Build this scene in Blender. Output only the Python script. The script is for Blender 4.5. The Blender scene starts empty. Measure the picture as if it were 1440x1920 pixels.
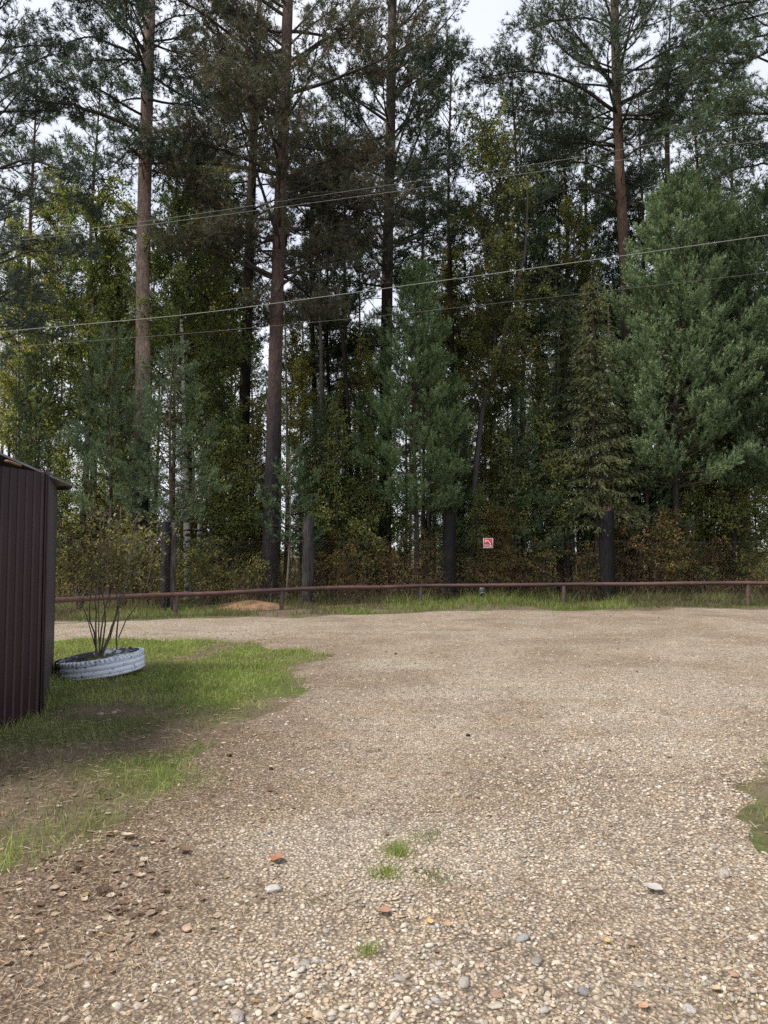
import bpy, math, random
import numpy as np
from mathutils import Vector

rng = np.random.default_rng(11)
random.seed(11)
scene = bpy.context.scene
COL = scene.collection
F = 1350.0                      # focal length in pixels of the 1440 x 1920 photograph
CAM_H = 1.6
PITCH = math.atan(70 / F)

# ---------------------------------------------------------------- camera
cam_data = bpy.data.cameras.new('camera')
cam_data.sensor_fit = 'VERTICAL'
cam_data.sensor_height = 36.0
cam_data.lens = F / 1920 * 36.0
cam_data.clip_start = 0.05
cam_data.clip_end = 2000
cam = bpy.data.objects.new('camera', cam_data)
COL.objects.link(cam)
cam.location = (0, 0, CAM_H)
cam.rotation_euler = (math.pi / 2 + PITCH, 0, 0)
scene.camera = cam

# ---------------------------------------------------------------- world, sun, exposure
SUN_AZ, SUN_EL = math.radians(-115), math.radians(56)      # azimuth from +Y towards +X
world = bpy.data.worlds.new('World'); scene.world = world
world.use_nodes = True
wn, wl = world.node_tree.nodes, world.node_tree.links
wn.clear()
w_out = wn.new('ShaderNodeOutputWorld'); w_bg = wn.new('ShaderNodeBackground')
w_sky = wn.new('ShaderNodeTexSky'); w_sky.sky_type = 'NISHITA'; w_sky.sun_disc = False
w_sky.sun_elevation = SUN_EL; w_sky.sun_rotation = SUN_AZ
w_sky.dust_density = 4.0; w_sky.air_density = 1.0; w_sky.ozone_density = 1.0
w_tc = wn.new('ShaderNodeTexCoord')
w_map = wn.new('ShaderNodeMapping'); w_map.inputs['Scale'].default_value = (1.2, 1.2, 3.0)
w_noise = wn.new('ShaderNodeTexNoise'); w_noise.inputs['Scale'].default_value = 1.6; w_noise.inputs['Detail'].default_value = 6
w_ramp = wn.new('ShaderNodeValToRGB')
w_ramp.color_ramp.elements[0].position = 0.3; w_ramp.color_ramp.elements[0].color = (6.9, 7.4, 8.8, 1)
w_ramp.color_ramp.elements[1].position = 0.7; w_ramp.color_ramp.elements[1].color = (9.8, 10.0, 10.6, 1)
w_mix = wn.new('ShaderNodeMix'); w_mix.data_type = 'RGBA'; w_mix.inputs[0].default_value = 0.86
wl.new(w_tc.outputs['Generated'], w_map.inputs['Vector']); wl.new(w_map.outputs[0], w_noise.inputs['Vector'])
wl.new(w_noise.outputs['Fac'], w_ramp.inputs[0])
wl.new(w_sky.outputs[0], w_mix.inputs[6]); wl.new(w_ramp.outputs[0], w_mix.inputs[7])
wl.new(w_mix.outputs[2], w_bg.inputs['Color']); w_bg.inputs['Strength'].default_value = 0.084
wl.new(w_bg.outputs[0], w_out.inputs['Surface'])

sun_d = bpy.data.lights.new('sun', 'SUN'); sun_d.energy = 3.4; sun_d.angle = math.radians(12)
sun_d.color = (1.0, 0.935, 0.83)
sun = bpy.data.objects.new('sun', sun_d); COL.objects.link(sun)
sdir = Vector((math.sin(SUN_AZ) * math.cos(SUN_EL), math.cos(SUN_AZ) * math.cos(SUN_EL), math.sin(SUN_EL)))
sun.rotation_euler = sdir.to_track_quat('Z', 'Y').to_euler()
sun.location = (-20, -10, 30)

vs = scene.view_settings
scene.display_settings.display_device = 'sRGB'
vs.view_transform = 'Standard'; vs.look = 'None'; vs.exposure = 0.6; vs.gamma = 1.0
vs.use_curve_mapping = False
scene.cycles.max_bounces = 10
scene.cycles.diffuse_bounces = 8
scene.cycles.glossy_bounces = 2
scene.cycles.transmission_bounces = 8
scene.cycles.use_denoising = False

# ---------------------------------------------------------------- helpers
SP, CP = math.sin(PITCH), math.cos(PITCH)

def ray(px, py):
    x = (px - 720) / F; u = (960 - py) / F
    return np.array([x, CP - SP * u, SP + CP * u])

def at(px, py, Y):
    r = ray(px, py)
    return np.array([0, 0, CAM_H]) + r * (Y / r[1])

def gnd(px, py, z=0.0):
    r = ray(px, py)
    return np.array([0, 0, CAM_H]) + r * ((z - CAM_H) / r[2])

def proj(p):
    d = np.array(p, float) - np.array([0, 0, CAM_H])
    fw = d[1] * CP + d[2] * SP; up = -d[1] * SP + d[2] * CP
    return 720 + F * d[0] / fw, 960 - F * up / fw

def _hash(ix, iy, s):
    n = (ix.astype(np.int64) * 374761393 + iy.astype(np.int64) * 668265263 + s * 1442695041) & 0x7fffffff
    n = ((n ^ (n >> 13)) * 1274126177) & 0x7fffffff
    return ((n ^ (n >> 16)) & 0xffff) / 65535.0

def vnoise(x, y, s=0):
    x = np.asarray(x, float); y = np.asarray(y, float)
    ix, iy = np.floor(x), np.floor(y); fx, fy = x - ix, y - iy
    fx = fx * fx * (3 - 2 * fx); fy = fy * fy * (3 - 2 * fy)
    a = _hash(ix, iy, s); b = _hash(ix + 1, iy, s); c = _hash(ix, iy + 1, s); d = _hash(ix + 1, iy + 1, s)
    return (a * (1 - fx) + b * fx) * (1 - fy) + (c * (1 - fx) + d * fx) * fy

def fbm(x, y, s=0, o=4):
    t = 0; a = 0.5
    for k in range(o):
        t = t + a * vnoise(x * 2 ** k, y * 2 ** k, s + k * 7); a *= 0.5
    return t / (1 - 0.5 ** o)

def norm(v):
    return v / np.maximum(np.linalg.norm(v, axis=-1, keepdims=True), 1e-9)

def smooth01(t):
    t = np.clip(t, 0, 1); return t * t * (3 - 2 * t)

class MB:
    """collects vertices, colours, triangles and quads; build() links them as ONE mesh object"""
    def __init__(s): s.v = []; s.c = []; s.t = []; s.q = []; s.n = 0
    def add(s, v, t=None, q=None, c=(0.5, 0.5, 0.5)):
        v = np.asarray(v, float).reshape(-1, 3); c = np.broadcast_to(np.asarray(c, float), (len(v), 3))
        s.v.append(v); s.c.append(c)
        if t is not None: s.t.append(np.asarray(t, np.int64).reshape(-1, 3) + s.n)
        if q is not None: s.q.append(np.asarray(q, np.int64).reshape(-1, 4) + s.n)
        s.n += len(v)
    def mesh(s, name, mat, smooth=False, origin=None):
        me = bpy.data.meshes.new(name)
        v = np.concatenate(s.v); c = np.concatenate(s.c)
        if origin is not None: v = v - np.asarray(origin)
        t = np.concatenate(s.t) if s.t else np.zeros((0, 3), np.int64)
        q = np.concatenate(s.q) if s.q else np.zeros((0, 4), np.int64)
        me.vertices.add(len(v)); me.vertices.foreach_set('co', v.astype(np.float32).ravel())
        nl = t.size + q.size
        me.loops.add(nl); me.loops.foreach_set('vertex_index', np.concatenate([t.ravel(), q.ravel()]).astype(np.int32))
        np_ = len(t) + len(q)
        me.polygons.add(np_)
        tot = np.concatenate([np.full(len(t), 3), np.full(len(q), 4)]).astype(np.int32)
        st = np.concatenate([[0], np.cumsum(tot)[:-1]]).astype(np.int32)
        me.polygons.foreach_set('loop_start', st)
        if smooth: me.polygons.foreach_set('use_smooth', np.ones(np_, bool))
        me.update(calc_edges=True)
        a = me.color_attributes.new('col', 'FLOAT_COLOR', 'POINT')
        a.data.foreach_set('color', np.concatenate([c, np.ones((len(c), 1))], 1).astype(np.float32).ravel())
        me.materials.append(mat)
        return me
    def build(s, name, mat, parent=None, smooth=False, origin=None):
        o = bpy.data.objects.new(name, s.mesh(name, mat, smooth, origin)); COL.objects.link(o)
        if parent is not None: o.parent = parent
        elif origin is not None: o.location = origin
        return o

def empty(name, loc=(0, 0, 0), rz=0, label=None, cat=None, group=None):
    o = bpy.data.objects.new(name, None); COL.objects.link(o)
    o.location = tuple(loc); o.rotation_euler = (0, 0, rz)
    return tag(o, label, cat, group)

def tag(o, label=None, cat=None, group=None, kind=None):
    if label: o['label'] = label
    if cat: o['category'] = cat
    if group: o['group'] = group
    if kind: o['kind'] = kind
    return o

def copy_tree(root, loc, rz=0, sc=(1, 1, 1)):
    r = root.copy(); COL.objects.link(r)
    r.location = tuple(loc); r.rotation_euler = (0, 0, rz); r.scale = sc
    for ch in list(root.children):
        c = ch.copy(); COL.objects.link(c); c.parent = r
    return r

def tube(mb, P, R, n=6, c=(0.1, 0.08, 0.06), cap=False, lump=0.0):
    P = np.asarray(P, float); R = np.broadcast_to(np.asarray(R, float), (len(P),))
    T = np.gradient(P, axis=0); T = norm(T)
    mean = norm((P[-1] - P[0])[None])[0]
    ref = np.array([0, 0, 1.0]) if abs(mean[2]) < 0.8 else np.array([1.0, 0, 0])
    U = norm(np.cross(T, ref)); W = np.cross(T, U)
    a = np.arange(n) * 2 * math.pi / n
    rr = R[:, None] * np.ones((1, n))
    if lump: rr = rr * (1 + lump * (rng.random((len(P), n)) - 0.5))
    V = P[:, None, :] + rr[..., None] * (np.cos(a)[None, :, None] * U[:, None, :] + np.sin(a)[None, :, None] * W[:, None, :])
    m = len(P)
    i = np.arange(m - 1)[:, None] * n; j = np.arange(n)[None, :]; j2 = (j + 1) % n
    Q = np.stack([i + j, i + j2, i + n + j2, i + n + j], -1).reshape(-1, 4)
    c = np.asarray(c, float)
    cc = np.repeat(c, n, 0) if c.ndim == 2 else c
    mb.add(V.reshape(-1, 3), q=Q, c=cc)
    if cap:
        for ring, rev in ((0, False), (m - 1, True)):
            ct = P[ring]; vv = np.concatenate([V[ring], ct[None]])
            k = np.arange(n); t = np.stack([k, (k + 1) % n, np.full(n, n)], -1)
            if not rev: t = t[:, ::-1]
            mb.add(vv, t=t, c=c if c.ndim == 1 else c[ring])

def box(mb, lo, hi, c=(0.5, 0.5, 0.5), M=None, bevel=0.0):
    lo = np.array(lo, float); hi = np.array(hi, float)
    if bevel > 0:
        b = min(bevel, 0.45 * (hi - lo).min())
        v = []
        for z, ins in ((lo[2], b), (lo[2] + b, 0), (hi[2] - b, 0), (hi[2], b)):
            x0, x1, y0, y1 = lo[0] + ins, hi[0] - ins, lo[1] + ins, hi[1] - ins
            e = b
            v += [(x0 + e, y0, z), (x1 - e, y0, z), (x1, y0 + e, z), (x1, y1 - e, z), (x1 - e, y1, z), (x0 + e, y1, z), (x0, y1 - e, z), (x0, y0 + e, z)]
        v = np.array(v)
        if M is not None: v = M(v)
        q = [(r * 8 + k, r * 8 + (k + 1) % 8, r * 8 + 8 + (k + 1) % 8, r * 8 + 8 + k) for r in range(3) for k in range(8)]
        t = [(0, k + 1, k) for k in range(1, 7)] + [(24, 24 + k, 24 + k + 1) for k in range(1, 7)]
        mb.add(v, t=t, q=q, c=c); return
    v = np.array([(x, y, z) for z in (lo[2], hi[2]) for x, y in ((lo[0], lo[1]), (hi[0], lo[1]), (hi[0], hi[1]), (lo[0], hi[1]))])
    if M is not None: v = M(v)
    mb.add(v, q=[(3, 2, 1, 0), (4, 5, 6, 7), (0, 1, 5, 4), (1, 2, 6, 5), (2, 3, 7, 6), (3, 0, 4, 7)], c=c)

# ---------------------------------------------------------------- materials
def new_mat(name):
    m = bpy.data.materials.new(name); m.use_nodes = True
    nt = m.node_tree; nt.nodes.clear()
    return m, nt.nodes, nt.links

def mat_attr(name, rough=0.7, nscale=8.0, nstretch=(1, 1, 1), var=0.35, bump=0.0, bscale=None, translucent=0.0,
             spec=0.3, objvar=0.0, voro=0.0, vscale=20, metallic=0.0, leafy=False):
    m, N, L = new_mat(name)
    out = N.new('ShaderNodeOutputMaterial'); b = N.new('ShaderNodeBsdfPrincipled')
    at_ = N.new('ShaderNodeAttribute'); at_.attribute_name = 'col'
    tc = N.new('ShaderNodeTexCoord'); mp = N.new('ShaderNodeMapping'); mp.inputs['Scale'].default_value = nstretch
    L.new(tc.outputs['Object'], mp.inputs['Vector'])
    nz = N.new('ShaderNodeTexNoise'); nz.inputs['Scale'].default_value = nscale; nz.inputs['Detail'].default_value = 5
    L.new(mp.outputs[0], nz.inputs['Vector'])
    mr = N.new('ShaderNodeMapRange'); mr.inputs[1].default_value = 0.25; mr.inputs[2].default_value = 0.75
    mr.inputs[3].default_value = 1 - var; mr.inputs[4].default_value = 1 + var
    L.new(nz.outputs['Fac'], mr.inputs[0])
    val = mr.outputs[0]
    if voro:
        vo = N.new('ShaderNodeTexVoronoi'); vo.inputs['Scale'].default_value = vscale; vo.feature = 'DISTANCE_TO_EDGE'
        L.new(mp.outputs[0], vo.inputs['Vector'])
        m2 = N.new('ShaderNodeMapRange'); m2.inputs[1].default_value = 0.0; m2.inputs[2].default_value = 0.12
        m2.inputs[3].default_value = 1 - voro; m2.inputs[4].default_value = 1.0
        L.new(vo.outputs['Distance'], m2.inputs[0])
        mu = N.new('ShaderNodeMath'); mu.operation = 'MULTIPLY'; L.new(val, mu.inputs[0]); L.new(m2.outputs[0], mu.inputs[1]); val = mu.outputs[0]
    if objvar:
        oi = N.new('ShaderNodeObjectInfo'); m3 = N.new('ShaderNodeMapRange')
        m3.inputs[3].default_value = 1 - objvar; m3.inputs[4].default_value = 1 + objvar
        L.new(oi.outputs['Random'], m3.inputs[0])
        mu = N.new('ShaderNodeMath'); mu.operation = 'MULTIPLY'; L.new(val, mu.inputs[0]); L.new(m3.outputs[0], mu.inputs[1]); val = mu.outputs[0]
    vm = N.new('ShaderNodeVectorMath'); vm.operation = 'SCALE'
    L.new(at_.outputs['Color'], vm.inputs[0]); L.new(val, vm.inputs['Scale'])
    col = vm.outputs[0]
    L.new(col, b.inputs['Base Color']); b.inputs['Roughness'].default_value = rough
    b.inputs['Specular IOR Level'].default_value = spec; b.inputs['Metallic'].default_value = metallic
    if bump:
        bn = N.new('ShaderNodeBump'); bn.inputs['Strength'].default_value = bump; bn.inputs['Distance'].default_value = 0.02
        if bscale:
            n2 = N.new('ShaderNodeTexNoise'); n2.inputs['Scale'].default_value = bscale; n2.inputs['Detail'].default_value = 4
            L.new(mp.outputs[0], n2.inputs['Vector']); L.new(n2.outputs['Fac'], bn.inputs['Height'])
        else: L.new(val, bn.inputs['Height'])
        L.new(bn.outputs[0], b.inputs['Normal'])
    if translucent:
        tr = N.new('ShaderNodeBsdfTranslucent'); mx = N.new('ShaderNodeMixShader'); mx.inputs[0].default_value = translucent
        v2 = N.new('ShaderNodeVectorMath'); v2.operation = 'MULTIPLY'; v2.inputs[1].default_value = (1.5, 1.45, 0.8)
        L.new(col, v2.inputs[0]); L.new(v2.outputs[0], tr.inputs['Color'])
        L.new(b.outputs[0], mx.inputs[1]); L.new(tr.outputs[0], mx.inputs[2]); L.new(mx.outputs[0], out.inputs['Surface'])
    else: L.new(b.outputs[0], out.inputs['Surface'])
    return m

M_NEEDLE = mat_attr('needles', rough=0.55, nscale=1.3, var=0.3, translucent=0.2, objvar=0.15, spec=0.35)
M_LEAF = mat_attr('leaves', rough=0.6, nscale=1.1, var=0.35, translucent=0.62, objvar=0.2, spec=0.3)
M_GRASS = mat_attr('grass_blades', rough=0.6, nscale=2.2, var=0.3, translucent=0.3, spec=0.25)
M_BARK = mat_attr('pine_bark', rough=0.9, nscale=3.5, nstretch=(3, 3, 0.8), var=0.45, bump=0.8, voro=0.4, vscale=5.5, spec=0.1, objvar=0.1)
M_WOOD = mat_attr('branch_bark', rough=0.9, nscale=9, nstretch=(1, 1, 0.4), var=0.4, bump=0.4, spec=0.1)
M_CHAR = mat_attr('charred_wood', rough=0.75, nscale=7, nstretch=(3, 3, 0.35), var=0.7, bump=1.0, spec=0.25)
M_STONE = mat_attr('pebble', rough=0.75, nscale=45, var=0.22, bump=0.15, spec=0.3)
M_LITTER = mat_attr('dry_litter', rough=0.8, nscale=12, var=0.25, translucent=0.1, spec=0.15)
M_MATTE = mat_attr('plain', rough=0.7, nscale=14, var=0.15, spec=0.3)
M_STEEL = mat_attr('galvanised_wire', rough=0.45, nscale=30, var=0.15, metallic=0.6)
M_PIPE = mat_attr('red_oxide_paint', rough=0.5, nscale=5, nstretch=(0.5, 2, 2), var=0.4, bump=0.12, bscale=30, spec=0.5)
# ---------------------------------------------------------------- ground layout
def poly_sd(X, Y, poly):
    """signed distance to polygon, positive inside"""
    X = np.asarray(X, float); Y = np.asarray(Y, float)
    P = np.asarray(poly, float)[:, :2]; A = P; B = np.roll(P, -1, 0)
    d = np.full(X.shape, 1e9); ins = np.zeros(X.shape, bool)
    for (ax, ay), (bx, by) in zip(A, B):
        ex, ey = bx - ax, by - ay
        t = np.clip(((X - ax) * ex + (Y - ay) * ey) / (ex * ex + ey * ey + 1e-12), 0, 1)
        d = np.minimum(d, np.hypot(X - ax - t * ex, Y - ay - t * ey))
        cond = ((ay > Y) != (by > Y))
        xi = ax + (Y - ay) * ex / (ey if abs(ey) > 1e-12 else 1e-12)
        ins = ins ^ cond & (X < xi)
    return np.where(ins, d, -d)

LAWN = np.array([gnd(*p) for p in [(-700, 1203), (112, 1203), (300, 1201), (480, 1206), (600, 1232), (592, 1275), (510, 1325), (450, 1375), (372, 1425),
                 (335, 1480), (240, 1535), (100, 1580), (0, 1640), (-300, 1740), (-900, 1800)]])
VERGE = np.array([gnd(*p) for p in [(-800, 1172), (112, 1168), (300, 1163), (500, 1157), (700, 1151), (850, 1147), (1100, 1147), (1440, 1143), (2200, 1142)]])
PATCH = np.array([gnd(*p) for p in [(1405, 1470), (1440, 1430), (1560, 1380), (1700, 1400), (1700, 1640), (1440, 1585), (1395, 1530)]])

def verge_d(X, Y):
    """positive beyond the far edge of the gravel"""
    return Y - np.interp(X, VERGE[:, 0], VERGE[:, 1]) + (fbm(X * 1.3, Y * 1.3, 5) - 0.5) * 0.9
def lawn_d(X, Y):
    w = (fbm(X * 1.6, Y * 1.6, 9) - 0.5) * 1.3 + (fbm(X * 6, Y * 6, 19) - 0.5) * 0.35
    return poly_sd(X, Y, LAWN) + w * np.clip((Y - 2) / 6, 0.35, 1)
def patch_d(X, Y): return poly_sd(X, Y, PATCH) + (fbm(X * 4, Y * 4, 29) - 0.5) * 0.5
def soil_d(X, Y): return np.maximum(np.maximum(lawn_d(X, Y), verge_d(X, Y)), patch_d(X, Y))

MOUNDS = [(gnd(462, 1143), 0.9, 0.20), (gnd(950, 1142), 1.5, 0.10), (gnd(880, 1143), 0.9, 0.08), (gnd(1250, 1145), 1.6, 0.05)]
def H(X, Y):
    X = np.asarray(X, float); Y = np.asarray(Y, float)
    h = (fbm(X * 0.5, Y * 0.5, 3) - 0.5) * 0.07 + (fbm(X * 2.5, Y * 2.5, 4, 3) - 0.5) * 0.03
    for p, r, a in MOUNDS:
        h = h + a * np.exp(-((X - p[0]) ** 2 + ((Y - p[1] - 0.6) / 0.8) ** 2) / r ** 2)
    far = np.clip((Y - 22) / 20, 0, 1)
    return h * np.clip(Y / 3.0, 0.3, 1) + far * (fbm(X * 0.12, Y * 0.12, 8) - 0.5) * 0.5

def grid_mesh(xs, ys, zf, cf, mb):
    X, Y = np.meshgrid(xs, ys); Z = zf(X, Y)
    nx, ny = len(xs), len(ys)
    i = np.arange(ny - 1)[:, None] * nx + np.arange(nx - 1)[None, :]
    q = np.stack([i, i + 1, i + 1 + nx, i + nx], -1).reshape(-1, 4)
    mb.add(np.stack([X, Y, Z], -1).reshape(-1, 3), q=q, c=cf(X, Y).reshape(-1, 3))

def lerp3(a, b, t): return np.asarray(a) * (1 - t[..., None]) + np.asarray(b) * t[..., None]

def mat_ground(name, gravel):
    m, N, L = new_mat(name)
    out = N.new('ShaderNodeOutputMaterial'); b = N.new('ShaderNodeBsdfPrincipled')
    at_ = N.new('ShaderNodeAttribute'); at_.attribute_name = 'col'
    tc = N.new('ShaderNodeTexCoord')
    def mul(a, b_):
        m_ = N.new('ShaderNodeMath'); m_.operation = 'MULTIPLY'; L.new(a, m_.inputs[0]); L.new(b_, m_.inputs[1]); return m_.outputs[0]
    def noise(s, lo, hi, d=6, w=None):
        n = N.new('ShaderNodeTexNoise'); n.inputs['Scale'].default_value = s; n.inputs['Detail'].default_value = d; n.inputs['Roughness'].default_value = 0.65
        L.new((w or tc.outputs['Object']), n.inputs['Vector'])
        r = N.new('ShaderNodeMapRange'); r.inputs[1].default_value = 0.3; r.inputs[2].default_value = 0.7; r.inputs[3].default_value = lo; r.inputs[4].default_value = hi
        L.new(n.outputs['Fac'], r.inputs[0]); return r.outputs[0]
    v = mul(noise(1.3, 0.85, 1.15), noise(24, 0.66, 1.3))
    if gravel:
        vo = N.new('ShaderNodeTexVoronoi'); vo.inputs['Scale'].default_value = 52
        L.new(tc.outputs['Object'], vo.inputs['Vector'])
        sp = N.new('ShaderNodeSeparateColor'); L.new(vo.outputs['Color'], sp.inputs[0])
        r = N.new('ShaderNodeMapRange'); r.inputs[3].default_value = 0.62; r.inputs[4].default_value = 1.5; L.new(sp.outputs[0], r.inputs[0])
        e = N.new('ShaderNodeMapRange'); e.inputs[1].default_value = 0.25; e.inputs[2].default_value = 0.62; e.inputs[3].default_value = 1.08; e.inputs[4].default_value = 0.45
        L.new(vo.outputs['Distance'], e.inputs[0])
        v = mul(v, mul(r.outputs[0], e.outputs[0]))
        v3 = N.new('ShaderNodeTexVoronoi'); v3.inputs['Scale'].default_value = 13; v3.inputs['Randomness'].default_value = 1
        L.new(tc.outputs['Object'], v3.inputs['Vector'])
        s3 = N.new('ShaderNodeSeparateColor'); L.new(v3.outputs['Color'], s3.inputs[0])
        r3 = N.new('ShaderNodeMapRange'); r3.inputs[3].default_value = 0.9; r3.inputs[4].default_value = 1.12; L.new(s3.outputs[1], r3.inputs[0])
        v = mul(v, r3.outputs[0])
    vm = N.new('ShaderNodeVectorMath'); vm.operation = 'SCALE'; L.new(at_.outputs['Color'], vm.inputs[0]); L.new(v, vm.inputs['Scale'])
    L.new(vm.outputs[0], b.inputs['Base Color']); b.inputs['Roughness'].default_value = 0.95; b.inputs['Specular IOR Level'].default_value = 0.1
    bn = N.new('ShaderNodeBump'); bn.inputs['Strength'].default_value = 0.9; bn.inputs['Distance'].default_value = 0.015
    L.new(v, bn.inputs['Height']); L.new(bn.outputs[0], b.inputs['Normal'])
    L.new(b.outputs[0], out.inputs['Surface'])
    return m
M_SOIL = mat_ground('soil', False); M_GRAVEL = mat_ground('gravel', True)

def soil_col(X, Y):
    n = fbm(X * 1.1, Y * 1.1, 41); n2 = fbm(X * 4, Y * 4, 43)
    dirt = lerp3((0.10, 0.078, 0.056), (0.17, 0.13, 0.095), n2)
    green = lerp3((0.07, 0.085, 0.03), (0.10, 0.12, 0.04), n2)
    c = lerp3(dirt, green, smooth01((n - 0.42) * 5))
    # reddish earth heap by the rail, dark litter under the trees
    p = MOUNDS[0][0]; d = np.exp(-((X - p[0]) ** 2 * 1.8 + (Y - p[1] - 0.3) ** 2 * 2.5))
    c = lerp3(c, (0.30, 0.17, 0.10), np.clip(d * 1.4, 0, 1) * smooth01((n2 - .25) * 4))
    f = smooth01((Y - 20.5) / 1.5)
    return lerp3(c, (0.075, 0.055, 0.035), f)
def gravel_col(X, Y):
    n = fbm(X * 0.8, Y * 0.8, 51); n2 = fbm(X * 3.5, Y * 3.5, 53); n3 = fbm(X * 0.35, Y * 1.5, 57)
    c = lerp3((0.355, 0.285, 0.215), (0.475, 0.40, 0.315), smooth01((n - .3) * 2.4))
    c = lerp3(c, (0.40, 0.305, 0.21), smooth01((n2 - 0.45) * 4) * 0.6)
    c = lerp3(c, (0.50, 0.44, 0.355), smooth01((n3 - 0.55) * 5) * 0.5)
    worn = np.exp(-((X - (-0.55 + 0.30 * (Y - 3))) / 0.34) ** 2) + np.exp(-((X - (1.05 + 0.42 * (Y - 3))) / 0.32) ** 2)
    c = lerp3(c, (0.50, 0.425, 0.34), np.clip(worn, 0, 1) * 0.55 * fbm(X * 1.1, Y * .7, 68))
    # earthier towards the lawn edge
    e = np.clip(1 + lawn_d(X, Y) / 0.9, 0, 1) * np.clip(1.6 - Y / 9, 0.15, 1)
    left = smooth01((-X - 0.12 * Y + (n - 0.5) * 1.2) / 1.1) * smooth01((7.0 - Y) / 3)
    c = lerp3(c, (0.175, 0.12, 0.082), np.clip(np.maximum(e, left), 0, 1) * (0.55 + 0.4 * n2))
    return c

fine_x = np.concatenate([-np.geomspace(9.5, 400, 26)[::-1], np.arange(-9, 12.01, 0.14), np.geomspace(12.6, 400, 26)])
fine_y = np.concatenate([-np.geomspace(0.8, 300, 18)[::-1], np.arange(0, 24, 0.14), np.geomspace(24.3, 600, 40)])
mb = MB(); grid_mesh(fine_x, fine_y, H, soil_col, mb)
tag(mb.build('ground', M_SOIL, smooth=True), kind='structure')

rx = np.concatenate([np.arange(-30, -9, 1.0), np.arange(-9, 13, 0.12), np.arange(13, 40, 1.0)])
ry = np.concatenate([-np.geomspace(1.0, 30, 8)[::-1], np.arange(0, 21.5, 0.12)])
def road_z(X, Y):
    s = -soil_d(X, Y)
    return H(X, Y) + np.clip(s * 0.12, -0.035, 0.012)
mb = MB(); grid_mesh(rx, ry, road_z, gravel_col, mb)
tag(mb.build('gravel_road', M_GRAVEL, smooth=True), kind='structure')

def ground_z(X, Y): return np.maximum(H(X, Y), road_z(X, Y))

# ---------------------------------------------------------------- stones
def ico(sub):
    t = (1 + 5 ** .5) / 2
    v = [(-1, t, 0), (1, t, 0), (-1, -t, 0), (1, -t, 0), (0, -1, t), (0, 1, t), (0, -1, -t), (0, 1, -t), (t, 0, -1), (t, 0, 1), (-t, 0, -1), (-t, 0, 1)]
    f = [(0, 11, 5), (0, 5, 1), (0, 1, 7), (0, 7, 10), (0, 10, 11), (1, 5, 9), (5, 11, 4), (11, 10, 2), (10, 7, 6), (7, 1, 8),
         (3, 9, 4), (3, 4, 2), (3, 2, 6), (3, 6, 8), (3, 8, 9), (4, 9, 5), (2, 4, 11), (6, 2, 10), (8, 6, 7), (9, 8, 1)]
    v = [np.array(p) / np.linalg.norm(p) for p in v]
    for _ in range(sub):
        cache = {}; nf = []
        def mid(a, b):
            k = (min(a, b), max(a, b))
            if k not in cache: v.append(norm((v[a] + v[b])[None])[0]); cache[k] = len(v) - 1
            return cache[k]
        for a, b, c in f:
            ab, bc, ca = mid(a, b), mid(b, c), mid(c, a); nf += [(a, ab, ca), (b, bc, ab), (c, ca, bc), (ab, bc, ca)]
        f = nf
    return np.array(v), np.array(f)

PEB = np.array([(0.40, 0.34, 0.27), (0.46, 0.40, 0.32), (0.34, 0.28, 0.21), (0.38, 0.35, 0.31), (0.30, 0.28, 0.255), (0.50, 0.45, 0.38), (0.40, 0.30, 0.21), (0.25, 0.205, 0.165), (0.44, 0.38, 0.30), (0.42, 0.35, 0.27), (0.36, 0.29, 0.22)])
def stones(mb, x, y, s, sub, sink=0.34, cols=None):
    V, T = ico(sub); N_ = len(x)
    ax = s * rng.uniform(0.85, 1.35, N_); ay = s * rng.uniform(0.65, 1.0, N_); az = s * rng.uniform(0.28, 0.58, N_)
    v = V[None] * (1 + 0.26 * (rng.random((N_, len(V), 1)) - 0.5))
    v = np.sign(v) * np.abs(v) ** 0.92
    v = v * np.stack([ax, ay, az], -1)[:, None, :]
    for axis, amt in ((0, 0.3), (1, 0.3), (2, 3.14)):
        a = rng.uniform(-amt, amt, N_); ca, sa = np.cos(a)[:, None], np.sin(a)[:, None]
        i, j = [(1, 2), (2, 0), (0, 1)][axis]
        vi, vj = v[..., i] * ca - v[..., j] * sa, v[..., i] * sa + v[..., j] * ca
        v[..., i], v[..., j] = vi, vj
    z = ground_z(x, y) + az * (1 - 2 * sink * rng.uniform(0.6, 1.4, N_))
    v = v + np.stack([x, y, z], -1)[:, None, :]
    c = PEB[rng.integers(0, len(PEB), N_)] if cols is None else cols
    c = c * rng.uniform(0.74, 1.16, (N_, 1))
    t = T[None] + (np.arange(N_) * len(V))[:, None, None]
    mb.add(v.reshape(-1, 3), t=t.reshape(-1, 3), c=np.repeat(c, len(V), 0))

def jitter_grid(x0, x1, y0, y1, cell):
    X, Y = np.meshgrid(np.arange(x0, x1, cell), np.arange(y0, y1, cell))
    X = X.ravel() + rng.uniform(-.5, .5, X.size) * cell; Y = Y.ravel() + rng.uniform(-.5, .5, Y.size) * cell
    k = np.abs(X) < 0.56 * Y + 0.35
    return X[k], Y[k]

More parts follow.
